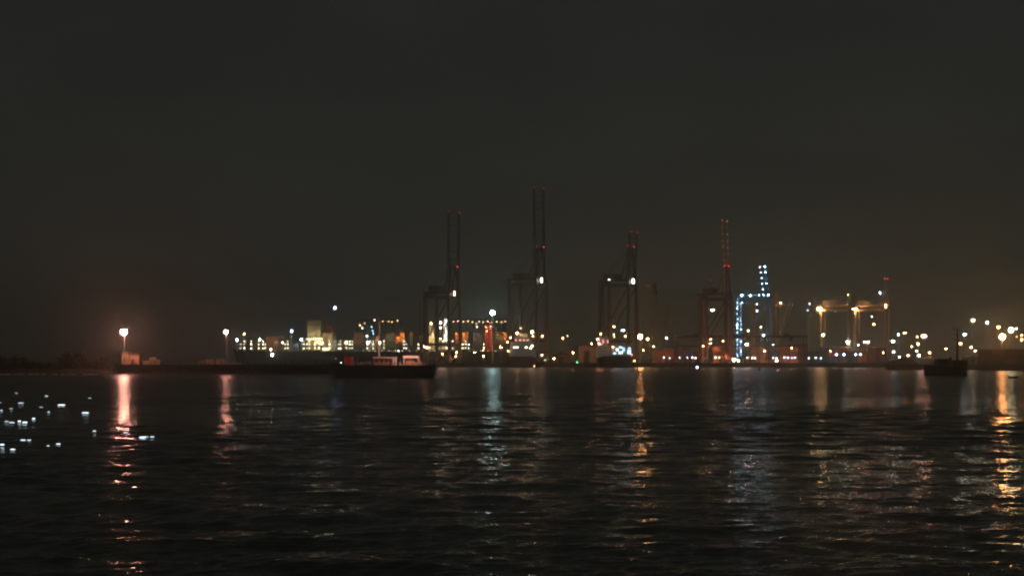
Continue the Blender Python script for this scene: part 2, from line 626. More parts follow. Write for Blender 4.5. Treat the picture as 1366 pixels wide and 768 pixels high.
# low lights of the yard
low = [885.6, 893, 902.5, 906.6, 917, 923.6, 927.7, 954.5, 959.4, 997, 1003.7, 1007.5, 1031.6, 1036, 1046.4, 1051.3, 1056.4, 1060.4, 1079, 1088, 1095]
for px in low:
    street_lamp(px, 477 + random.uniform(-.5, .5), 925, random.choice(['cool', 'cool', 'blue', 'white']), random.choice([26, 36, 48]), .34,
                'low bluish white lamp in the even row along the container yard', group='low lamps along the container yard')
for px in (1116, 1126, 1141.5, 1148):
    street_lamp(px, 472.6, 925, 'cool', 60, .48, 'low bluish white lamp in the short row under the pale cranes', group='low lamps under the pale cranes')
# right side
R = [
    (1191, 455, 860, 'white', 110, .75, 'bright white lamp above the bluish shed, right of the pale cranes', (1.3, 1, .9)),
    (1198.4, 446, 860, 'cool', 60, .5, 'slim cool white lamp on a pole above the bluish shed', (.8, 1, 1.2)),
    (1206.7, 444, 880, 'sodium', 90, .6, 'small flat orange lamp right of the slim cool lamp', (1.5, 1, .6)),
    (1192, 469, 840, 'white', 80, .55, 'low white lamp at the left end of the bluish shed', (1, 1, 1)),
    (1200, 476, 830, 'cool', 70, .5, 'low cool lamp beside the bluish shed roof', (1.2, 1, .7)),
    (1211.4, 474, 800, 'warm', 45, .6, 'low warm lamp above the brown mound', (1, 1, 1)),
    (1223.6, 449, 820, 'sodium', 60, .5, 'small orange lamp just left of the slanted orange red one', (1, 1, .9)),
    (1232.5, 448, 800, 'rose', 150, .75, 'bright orange red lamp above the brown mound', (1.7, 1, .8)),
    (1224.7, 458.6, 790, 'yellow', 70, .5, 'upper yellowish lamp in the upright trio by the mound', (.7, 1, 1.5)),
    (1223, 468, 790, 'yellow', 50, .5, 'middle yellowish lamp in the upright trio by the mound', (1, 1, 1)),
    (1226, 474, 780, 'white', 90, .55, 'lowest white lamp in the upright trio by the mound', (1, 1, 1.2)),
    (1281.4, 458, 780, 'sodium', 60, .6, 'small orange lamp right beside the dark boat mast', (1.2, 1, .8)),
    (1287, 446, 760, 'cool', 120, .7, 'cool white lamp on a pale pole right of the boat mast', (1.3, 1, 1)),
    (1295.5, 463, 790, 'warm', 40, .55, 'dim warm lamp left of the brown container stack', (1.2, 1, .7)),
    (1301, 468, 770, 'pink', 70, .5, 'low pinkish lamp at the left edge of the brown container stack', (.8, 1, 1.3)),
    (1298, 427, 840, 'yellow', 120, .8, 'tall yellowish lamp, left one of the two highest on the right', (1.2, 1, 1)),
    (1317, 430, 860, 'white', 130, .75, 'tall white lamp, right one of the two highest on the right', (1, 1, 1)),
    (1332, 436, 800, 'sodium', 80, .65, 'flat orange lamp above the brightest orange glare', (1.4, 1, .9)),
    (1356, 438, 820, 'teal', 60, .45, 'tiny greenish lamp right of the big white floodlight', (1, 1, 1)),
    (1363, 447, 800, 'sodium', 60, .5, 'upper small orange lamp at the right edge', (1, 1, 1)),
    (1363, 453, 780, 'sodium', 100, .6, 'lower small orange lamp at the right edge', (1.3, 1, 1)),
    (1356, 449, 830, 'sodium', 25, .4, 'faint orange lamp below the tiny greenish one', (1, 1, 1)),
]
for px, py, D, c, s, r, lb, sz in R:
    street_lamp(px, py, D, c, s, r, lb, sz=sz)
flood_mast(1337, 449, 760, 'sodium', 201, 1.75, 'brightest orange floodlight mast behind the brown container stack', n=1)
flood_mast(1348.6, 440, 780, 'yellow', 90, 1.5, 'big white floodlight mast behind the brown container stack', n=1)
street_lamp(1098, 446.5, 1046, 'yellow', 140, .6, 'white lamp halfway up the left pale crane', sz=(1.6, 1, .9))
street_lamp(1130.5, 456, 1046, 'white', 140, .75, 'bright white lamp under the middle of the pale cranes', sz=(1.2, 1, 1))
flood_mast(1156, 456, 1046, 'rose', 150, .65, 'twin orange white floodlights under the right pale crane', n=3)
street_lamp(1145, 460, 980, 'cool', 40, .4, 'tiny cool lamp left of the twin orange floodlights')
added_lamps = [(574, 461, 950, 'sodium', 232, 0.28, 'small added amber lamp at the left leg of the first dark crane'),
         (590, 472, 912, 'sodium', 225, 0.25, 'low added amber lamp inside the first dark crane'),
         (609, 470, 935, 'sodium', 238, 0.28, 'low added amber lamp right of the bright stair tower'),
         (633, 470, 935, 'warm', 232, 0.26, 'low added amber lamp left of the blue green floodlight'),
         (645, 475, 912, 'sodium', 228, 0.25, 'lowest added amber lamp under the blue green floodlight'),
         (668, 463, 930, 'sodium', 245, 0.31, 'added amber lamp just left of the white lit ship'),
         (728, 466, 930, 'sodium', 252, 0.31, 'added amber lamp at the right leg of the tallest crane'),
         (739, 478, 915, 'warm', 228, 0.25, 'low added amber lamp right of the tallest crane'),
         (764, 470, 940, 'sodium', 218, 0.25, 'faint added amber lamp between the white ship and the taller brown shed'),
         (789, 458, 945, 'sodium', 232, 0.28, 'added amber lamp on the taller brown shed left of the third crane'),
         (858, 467, 925, 'sodium', 245, 0.28, 'added amber lamp under the brightest orange floodlight'),
         (872, 462, 925, 'sodium', 238, 0.28, 'added amber lamp at the left end of the red container stacks'),
         (938, 468, 925, 'rose', 252, 0.28, 'added reddish lamp at the left leg of the fourth crane'),
         (967, 466, 925, 'sodium', 255, 0.31, 'added amber lamp at the right leg of the fourth crane'),
         (1020, 468, 925, 'sodium', 255, 0.31, 'added amber lamp in front of the orange containers by the blue crane'),
         (1056, 464, 925, 'sodium', 245, 0.28, 'added amber lamp in front of the stacks under the right yard gantry'),
         (1108, 468, 925, 'sodium', 222, 0.25, 'faint added amber lamp in front of the blue stacks under the pale cranes'),
         (1178, 470, 900, 'sodium', 232, 0.28, 'added amber lamp at the right end of the container yard'),
         (1216, 462, 830, 'sodium', 225, 0.28, 'faint added amber lamp over the brown mound'),
         (1240, 470, 810, 'sodium', 222, 0.26, 'faint added amber lamp left of the dark boat wheelhouse'),
         (1262, 465, 830, 'warm', 217, 0.25, 'faint added amber lamp behind the dark boat wheelhouse')]
for px, py, D, c, st, r, lb in added_lamps:  # lamps added for a warm wash over the quay and stacks
    street_lamp(px, py, D, c, st, r, lb, sz=(1.15, 1, .8))
street_lamp(770, 483, 905, 'green', 40, .32, 'tiny green light low on the quay right of the white ship')
street_lamp(727, 480, 904, 'lime', 25, .3, 'tiny yellow green light at the right foot of the second crane')


# ------------------------------------------------------------------ ship to shore cranes
def crane(label, D, px0, gp, sp_, ytop, yapex, yboom, lean, m, group='quay cranes with raised booms', cab=('white', 60), legw=2.8, floods=(),
          strings=None, warn=True, boom_warn=True, base_py=None, a=0.6, house=True, boom_mat=None, boom_glow=(), brace=True, lattice=True, warm_legs=False):
    s = D / F
    G = gp * s / math.cos(a)
    S = sp_ * s / math.sin(a)
    H = zat(ytop, D) - GZ
    HA = zat(yapex, D) - GZ
    HB = zat(yboom, D) - GZ
    t = thing('quay_crane', label, 'crane', (X(px0, D), D, GZ), -a, group)
    bm_ = boom_mat or m
    for i, (x, y) in enumerate(((0, 0), (0, S), (G, 0), (G, S))):
        w1 = legw if i == 0 else legw * .68
        MB().bar((x, y, 1.9), (x, y, H - .6), w1, w1 * .9).build('leg', m, t)
        bg = MB().box(x - .7, x + .7, y - 2.2, y + 2.2, .75, 1.9)
        for q in (-1.6, -.55, .55, 1.6):
            bg.tube((x - .3, y + q, .42), (x + .3, y + q, .42), .42, n=12)
        bg.build('bogie', M['steel'], t)
    for x in (0, G):
        MB().box(x - .62, x + .62, .8, S - .8, 2.6, 3.9).build('sill_beam', m, t)
        MB().box(x - .8, x + .8, -.9, S + .9, H - .6, H + .9).build('cross_beam', m, t)
    for y in (0, S):
        MB().box(.9, G - .9, y - .5, y + .5, H * .26, H * .26 + 1.3).build('portal_beam', m, t)
        MB().box(.9, G - .9, y - .55, y + .55, H - 2.4, H - .62).build('portal_beam', m, t)
        if brace: MB().bar((.4, y, H * .3 + 1.3), (G - .4, y, H - 2.6), .55).build('brace', m, t)
    gd = MB()
    for y in (S * .28, S * .72):
        gd.box(-4.5, G + 1.2, y - .45, y + .45, H + .92, H + 2.5)
    n = 6
    for i in range(n + 1):
        x = -4 + (G + 4.6) * i / n
        gd.box(x - .15, x + .15, S * .28 + .46, S * .72 - .46, H + 1.2, H + 2.0)
    gd.build('girder', m, t)
    if house:
        hs = MB().box(.6, G * .48, S * .15, S * .85, H + 2.52, H + 5.6)
        hs.box(.4, G * .5, S * .12, S * .88, H + 5.6, H + 5.8)
        hs.build('machinery_house', m, t)
    ax = G - 1.2
    af = MB()
    for q, y0 in ((.33, .06), (.67, .94)):
        af.bar((G - .2, S * y0, H + .9), (ax, S * q, HA), .95, .7)
        af.bar((G - 6.5, S * y0, H + .9), (ax - .3, S * q, HA - .3), .6, .45)
        zz = (H + HA) / 2
    af.bar((ax, S * .12, HA), (ax, S * .88, HA), .8)
    af.bar((G - 2.4, S * .2, zz), (G - 2.4, S * .8, zz), .4)
    af.build('a_frame', m, t)
    for q in (.33, .67):
        MB().bar((ax - .4, S * q, HA - .1), (.2, S * q, H + 1.4 + (4.3 if house else 1)), .22).build('backstay', m, t)
    bo = MB()
    L = HB - H - 2
    lm = lean * s / math.cos(a)
    hx = G - .6
    nb = max(6, int(L / 4.2))
    ys_ = (S * .05, S * .95)
    pt = lambda f, y, off: (hx + lm * f + off, y, H + 2 + L * f)
    for y in ys_:
        bo.bar(pt(0, y, 0), pt(1, y, 0), .6, .42)
        bo.bar(pt(.02, y, -1.5), pt(.98, y, -1.2), .42, .34)
        for i in range(nb if lattice else 0):
            f0, f1 = i / nb, (i + 1) / nb
            bo.bar(pt(f0, y, 0), pt(f1, y, -1.4), .15)
    for i in range(0, nb + 1, 1 if lattice else 5):
        f0 = i / nb
        bo.bar(pt(f0, ys_[0], 0), pt(f0, ys_[1], 0), .32)
        if lattice and i < nb and i % 2 == 0:
            bo.bar(pt(f0, ys_[0], 0), pt((i + 1) / nb, ys_[1], 0), .2)
    bo.build('boom', bm_, t)
    for y, st in boom_glow:  # faint beads added to imitate light falling on the boom chord
        for i in range(nb + 1):
            f0 = i / nb
            bulb(t, (hx + lm * f0 - .1, S * y - .45, H + 2 + L * f0), .26, 'rose', st, 'boom_glow_bead')
    for y in ys_:
        MB().bar((ax, y * .5 + S * .25, HA), pt(.62, y, -1.2), .16).build('boom_stay', m, t)
    if cab:
        cx, cy = G + 2.6, S * .32
        cb = MB().box(cx - 1.1, cx + 1.1, cy - 1.1, cy + 1.1, H - 1.0, H + 2.2)
        cb.box(cx - .3, cx + .3, cy - .3, cy + .3, H + 2.2, H + 3.0)
        cb.bar((cx - .4, cy + .8, H + 2.4), (G + .3, S * .28, H + 1.8), .5)
        cb = cb.build('operator_cab', m, t)
        wn = MB().box(cx - .95, cx + .25, cy - 1.16, cy - 1.11, H - .8, H + 2.0)
        wn.build('cab_window', emit(*cab), cb)
    if warn:
        for q in (.12, .88):
            bulb(t, (ax, S * q, HA + .75), .4, 'red', 9, 'warning_light')
    if boom_warn:
        for y in ys_:
            bulb(t, (hx + lm, y, HB + .5), .36, 'red', 2.2, 'warning_light')
    if warm_legs:  # floodlights added to warm the dark crane legs
        floods = list(floods) + [(.12, -.12, .20 + .03 * (px0 % 3), 'sodium', 170, .36, (1, 1, 1)), (.92, -.12, .33, 'sodium', 150, .36, (1, 1, 1)), (.86, .9, .10, 'rose', 150, .34, (1, 1, 1)), (.2, .9, .36, 'warm', 110, .3, (1, 1, 1))]
    for fx, fy, fz, c, st, r, sz in floods:
        fl = MB().box(G * fx - r * sz[0], G * fx + r * sz[0], S * fy - r, S * fy + r, fz * H + r * sz[2] * .8, fz * H + r * sz[2] * .8 + .3)
        fl.bar((G * fx, S * fy, fz * H + r * sz[2] * .8 + .3), (G * fx, S * fy, min(H + 1, fz * H + r * 2 + 1.6)), .25)
        fl = fl.build('floodlight', M['steel'], t)
        bulb(fl, (G * fx, S * fy, fz * H), r, c, st, sz=sz)
    return t, G, S, H, HA, HB, hx, lm


crane('dark quay crane with raised boom left of the blue green floodlight', 915, 568, 32, 14, 393.5, 357.5, 285, 1, M['crane'],
      cab=('pink', 22), warm_legs=True)
crane('tallest dark quay crane with raised boom rising behind the white lit ship', 915, 681, 34, 14, 376, 331.5, 253, -2, M['crane'],
      cab=('white', 34), warm_legs=True, boom_glow=((.95, 1.0),), floods=[(.28, .1, .965, 'yellow', 26, .45, (1, 1, 1))])
crane('dark quay crane with raised boom behind the brightest orange floodlight', 915, 802, 34.5, 12, 377.5, 331, 312, 3, M['crane'],
      cab=('white', 40), warm_legs=True, boom_glow=((.95, 2.4),), floods=[(.26, .1, 1.04, 'white', 22, .45, (1, 1, 1))])
crane('dark quay crane with two thin boom lines left of the blue lit crane', 915, 935, 30, 9, 396, 357, 296, -3, M['crane_red'],
      cab=None, floods=[(.45, .1, .80, 'yellow', 60, .75, (1.8, 1, .8)), (.3, .5, 1.25, 'red', 4, .4, (1, 1, 1))], boom_mat=M['crane_pale'], boom_glow=((.05, 1.6), (.95, 2.2)), lattice=False, warm_legs=True)

# blue lit crane
t, G, S, H, HA, HB, hx, lm = crane('smaller crane outlined in blue white lights with its boom raised', 985, 984.5, 35, 5.5, 398, 372, 357, -4, M['crane_blue'],
                                   cab=None, legw=1.5, warn=False, boom_warn=False, house=False)
for (x, y, n_, ph) in ((0, -1.15, 26, 0), (.1, S - .95, 24, .5)):
    for i in range(n_):
        if random.random() < .2: continue
        z = 3 + (H - 3) * (i + ph) / (n_ - .5) + random.uniform(-.5, .5)
        bulb(t, (x + random.uniform(-.25, .25), y, z), random.uniform(.22, .36), random.choice(['ice', 'ice', 'cool']), random.choice([6, 12, 26, 60]), 'string_light')
for i in range(5):
    z0, z1 = 4 + (H - 5) * i / 5, 4 + (H - 5) * (i + 1) / 5
    a_, b_ = ((-.1, 0, z0), (0, S, z1)) if i % 2 else ((-.1, S, z0), (0, 0, z1))
    MB().bar(a_, b_, .35).build('brace', M['crane_blue'], t)
    bulb(t, (-.5, S * .5 - .3, (z0 + z1) / 2), .2, 'ice', 50, 'string_light')
MB().bar((1.2, -.2, H * .8), (7, S * .28, H + .8), .4).build('brace', M['crane_blue'], t)
bulb(t, (3.4, -.6, H * .93), .3, 'ice', 70, 'string_light')
for i in range(4):
    bulb(t, (2.5 + (G - 1) * i / 3.2, S * .28 - .85, H + 2.0 + random.uniform(-.3, .3)), .45, 'cool', 110, 'string_light')
for i in range(6):
    f = i / 5
    bulb(t, (hx + lm * f + .6, S * .2, H + 2 + (HB - H - 2) * f), random.uniform(.25, .38), 'ice', 90, 'string_light')
    bulb(t, (hx + lm * f - 2.6, S * .2 - .5, H + 2 + (HB - H - 2) * f), random.uniform(.2, .32), 'ice', 60, 'string_light')
for fz, st in ((.905, 40), (.80, 60)):
    bulb(t, (G * .66, -.7, H * fz), .45, 'cool', st, 'string_light')
bulb(t, (G - 5.5, -.6, HB - .4), .45, 'pink', 20, 'warning_light')
MB().bar((G * .66, -.5, H * .74), (G * .66, -.5, H), .25).build('light_drop', M['crane_blue'], t)
MB().bar((G - 5.5, -.4, HB - .6), (G + .5, 0, HB - .8), .3).build('light_arm', M['crane_blue'], t)

# crane with slanted strut right of the blue one, and pale lit cranes
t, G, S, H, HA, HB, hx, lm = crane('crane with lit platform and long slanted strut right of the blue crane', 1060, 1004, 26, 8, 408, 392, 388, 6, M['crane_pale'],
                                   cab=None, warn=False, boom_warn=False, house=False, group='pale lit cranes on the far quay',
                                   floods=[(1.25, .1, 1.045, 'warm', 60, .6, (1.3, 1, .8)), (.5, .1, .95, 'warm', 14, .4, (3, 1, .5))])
pf = MB().box(G + .9, G + 12, S * .2, S * .8, H + .2, H + .6)
pf.box(G + 1.5, G + 7.5, S * .15, S * .25, H - .9, H + .2)
pf.build('platform', M['crane_pale'], t)
st_ = MB()
for q in (.1, .9):
    st_.bar((G + 12, S * q, H + 3.2), (G + 2.5, S * q, 14), .7)
st_ = st_.build('strut', M['crane_pale'], t)
for q in range(11):  # dim beads added so the strut looks lit along its length
    f = q / 10
    bulb(st_, (G + 12 - 9.5 * f - .3, S * .1 - .6, H + 3.2 + (14 - H - 3.2) * f), random.uniform(.25, .36), 'yellow', 1.2, 'strut_glow_bead')

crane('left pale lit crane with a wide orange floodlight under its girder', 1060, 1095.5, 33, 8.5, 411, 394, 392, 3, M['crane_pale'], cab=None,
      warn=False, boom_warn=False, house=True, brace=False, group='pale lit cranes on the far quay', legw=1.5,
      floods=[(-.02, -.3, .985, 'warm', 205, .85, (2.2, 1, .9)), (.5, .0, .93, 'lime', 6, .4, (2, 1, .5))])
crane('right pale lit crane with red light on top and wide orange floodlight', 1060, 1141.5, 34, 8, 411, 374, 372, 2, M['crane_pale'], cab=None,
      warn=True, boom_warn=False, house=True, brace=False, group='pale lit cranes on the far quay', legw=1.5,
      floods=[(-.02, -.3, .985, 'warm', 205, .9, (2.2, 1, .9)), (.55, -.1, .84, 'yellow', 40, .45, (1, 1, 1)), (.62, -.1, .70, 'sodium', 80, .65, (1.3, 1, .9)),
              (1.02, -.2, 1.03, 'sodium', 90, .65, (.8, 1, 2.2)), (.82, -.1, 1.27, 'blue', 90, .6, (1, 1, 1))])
# lamps hung on slim masts near the pale cranes
street_lamp(1080, 405, 1040, 'cool', 40, .45, 'upper bluish lamp left of the pale cranes')
street_lamp(1077.4, 413.7, 1045, 'blue', 18, .45, 'lower dim blue lamp left of the pale cranes', sz=(1, 1, 1.6))
street_lamp(1131.6, 393, 1050, 'lime', 26, .5, 'tall yellow green lamp between the two pale cranes')
# far faint cranes
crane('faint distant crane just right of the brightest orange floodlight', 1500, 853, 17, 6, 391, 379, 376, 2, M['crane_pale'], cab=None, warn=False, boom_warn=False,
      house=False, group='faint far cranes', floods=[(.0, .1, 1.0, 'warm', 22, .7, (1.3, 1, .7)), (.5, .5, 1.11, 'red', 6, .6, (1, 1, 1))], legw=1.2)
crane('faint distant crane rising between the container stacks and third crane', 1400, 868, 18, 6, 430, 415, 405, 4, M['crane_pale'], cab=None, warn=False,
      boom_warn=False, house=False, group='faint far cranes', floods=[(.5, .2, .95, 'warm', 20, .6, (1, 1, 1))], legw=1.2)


# ------------------------------------------------------------------ yard gantry cranes (dark frames in front of the yard)
def gantry(x0, x1, ytop, D, label, lamps=()):
    s = D / F
    W = (x1 - x0) * s
    H = zat(ytop, D) - GZ
    t = thing('yard_gantry', label, 'gantry crane', (X(x0, D), D, GZ), 0, 'yard gantry cranes over the containers')
    for x in (0, W):
        for y in (0, 9):
            lg = MB().bar((x, y, 1.2), (x, y, H - .8), 1.0, .8)
            lg.tube((x - .25, y - .8, .6), (x + .25, y - .8, .6), .6, n=12)
            lg.tube((x - .25, y + .8, .6), (x + .25, y + .8, .6), .6, n=12)
            lg.build('leg', M['gantry'], t)
        MB().box(x - .4, x + .4, .6, 8.4, 1.3, 2.2).build('sill_beam', M['gantry'], t)
    for y in (0, 9):
        MB().box(-.9, W + .9, y - .55, y + .55, H - .8, H + .8).build('main_beam', M['gantry'], t)
    MB().box(.6, W - .6, -.3, .3, H * .62, H * .62 + .7).build('tie_beam', M['gantry'], t)
    tr = MB().box(W * .4, W * .4 + 4, .7, 8.3, H + .82, H + 1.8)
    tr.build('trolley', M['gantry'], t)
    cb = MB().box(W * .4 + 4.1, W * .4 + 6, .8, 3, H - 2.8, H - .3).build('operator_cab', M['gantry'], t)
    MB().box(W * .4 + 4.3, W * .4 + 5.8, .74, .79, H - 1.9, H - .6).build('cab_window', M['glass'], cb)
    for px, py, c, st, r, sz in lamps:
        lx, lz = (px - x0) * s, zat(py, D) - GZ
        fl = MB().box(lx - r * sz[0], lx + r * sz[0], -1.2, -.2, lz + r * sz[2] * .8, lz + r * sz[2] * .8 + .3)
        fl.bar((lx, -.6, lz + r * sz[2] * .8 + .3), (lx, -.56, max(H - .5, lz + 1)), .2)
        fl = fl.build('floodlight', M['steel'], t)
        bulb(fl, (lx, -.9, lz), r, c, st, sz=sz)


gantry(903, 962, 448.5, 922, 'dark yard gantry over the row left of the fourth crane', [(947, 459, 'pink', 205, .6, (1, 1, 1))])
gantry(973, 1013, 448.5, 922, 'dark yard gantry standing in front of the blue crane',
       [(996, 459, 'pink', 205, .65, (1.3, 1, .8)), (998, 441, 'warm', 90, .5, (1, 1, 1))])
gantry(1025, 1076, 448.5, 922, 'dark yard gantry right of the blue lit crane', [(1031, 459.5, 'white', 18, .4, (2.2, 1, .5))])
street_lamp(1015, 436, 975, 'yellow', 45, .5, 'small yellow lamp above the gantry in front of the blue crane')
street_lamp(1018.5, 447, 972, 'teal', 45, .6, 'small greenish lamp just above the gantry beam by the blue crane')

# ------------------------------------------------------------------ containers
_cm = {}


def cont_mesh(colour, L):
    k = (colour, L)
    if k in _cm: return _cm[k]
    mb = MB()
    W2, Hc = 2.44, 2.55
    mb.box(.08, L - .08, .06, W2 - .06, .08, Hc - .08)
    n = int(L / .6)
    for i in range(n):
        x = .3 + (L - .6) * i / n
        mb.box(x, x + .28, .0, .06, .16, Hc - .16)
        mb.box(x, x + .28, W2 - .06, W2, .16, Hc - .16)
    for x in (0, L - .16):
        for y in (-.02, W2 - .14):
            mb.box(x, x + .16, y, y + .16, 0, Hc)
    for z in (0, Hc - .14):
        for y in (-.01, W2 - .11):
            mb.box(.17, L - .17, y, y + .12, z, z + .14)
    o = mb.build('shipping_container', CONT[colour])
    _cm[k] = o.data
    bpy.data.objects.remove(o)
    return _cm[k]


def container(x, y, z, colour, L, label, group):
    o = bpy.data.objects.new('shipping_container', cont_mesh(colour, L))
    COL.objects.link(o)
    o.location = (x, y, z)
    tag(o, label, 'container', group)
    return o


CW = {'brown': 'brown', 'rust': 'rust red', 'blue': 'dark blue', 'green': 'dark green', 'grey': 'grey', 'orange': 'orange', 'dark': 'near black'}
# yard stacks
yard = [(873, 3, ['rust', 'brown', 'rust']), (886, 4, ['brown', 'rust', 'rust']), (899, 3, ['brown', 'dark', 'brown']), (912, 4, ['dark', 'brown', 'blue']),
        (925, 3, ['brown', 'dark', 'dark']), (951, 5, ['orange', 'orange', 'rust']), (964, 4, ['brown', 'dark', 'brown']), (1001, 4, ['brown', 'rust', 'dark']),
        (1014, 4, ['orange', 'rust', 'brown']), (1027, 3, ['brown', 'dark', 'blue']), (1040, 4, ['rust', 'brown', 'brown']), (1053, 5, ['orange', 'rust', 'brown']),
        (1066, 5, ['rust', 'brown', 'dark']), (1079, 3, ['blue', 'dark', 'blue']), (1092, 4, ['blue', 'green', 'dark']), (1105, 4, ['blue', 'dark', 'rust']),
        (1118, 4, ['rust', 'blue', 'dark']), (1131, 3, ['green', 'blue', 'dark']), (1144, 3, ['rust', 'rust', 'brown']), (1157, 4, ['brown', 'brown', 'dark']),
        (1170, 4, ['brown', 'dark', 'brown'])]
for px, n, cols in yard:
    D = 938 + random.uniform(-1, 1)
    c_px = 'left of the blue crane' if px < 985 else ('beside the blue crane' if px < 1076 else 'under the pale cranes')
    for kz in range(n):
        c = cols[kz % 3]
        container(X(px, D) + random.uniform(-.08, .08), D, GZ + kz * 2.56, c, 6.06, '%s shipping container in the yard stacks %s' % (CW[c], c_px),
                  'containers stacked in the yard')
# brown block at the right edge
for q in range(5):
    for kz in range(3):
        c = ['brown', 'brown', 'dark', 'brown', 'rust'][(q * 2 + kz) % 5]
        container(X(1307, 693) + q * 6.12, 693 + .1 * ((q + kz) % 2), GZ + .0 + kz * 2.56, c, 6.06,
                  '%s container in the dark block at the right end of the quay' % CW[c], 'containers in the dark right block')


# hooded fill lights, added facing inland to wash the stacks and crane legs
def fill_light(px, D, z, c, st, label, group):
    t = thing('fill_light', label, 'added fill light', (X(px, D), D, GZ), 0, group)
    MB().tube((0, 0, 0), (0, 0, z), .09, .07).build('pole', M['steel'], t)
    hd = MB().box(-.55, .55, -.3, .0, z, z + .9).box(-.55, .55, .004, .35, z + .84, z + .9).build('lamp_head', M['steel'], t)
    MB().box(-.48, .48, .004, .05, z + .06, z + .8).build('bulb', emit(c, st), hd)


for px, c in ((879, 'rose'), (893, 'sodium'), (915, 'rose'), (957, 'sodium'), (969, 'rose'), (1006, 'sodium'), (1020, 'sodium'), (1033, 'rose'), (1046, 'sodium'), (1059, 'sodium'),
              (1072, 'rose'), (1112, 'warm'), (1124, 'rose'), (1150, 'rose'), (1164, 'sodium')):
    fill_light(px, 931, random.uniform(3.5, 6.5), c, random.choice([70, 110, 160]), 'small added hooded light facing the container stacks at their foot',
               'added fill lights along the container stacks')
for px, c in ((571, 'sodium'), (586, 'warm'), (604, 'sodium'), (616, 'sodium'), (733, 'sodium'), (741, 'warm'), (779, 'sodium'), (851, 'sodium'), (858, 'rose'), (936, 'rose'), (948, 'sodium'), (970, 'rose'), (979, 'sodium')):
    fill_light(px, 902.5, random.uniform(2.5, 4.5), c, 230, 'small added hooded light at the quay edge facing the crane legs', 'added fill lights along the quay edge')

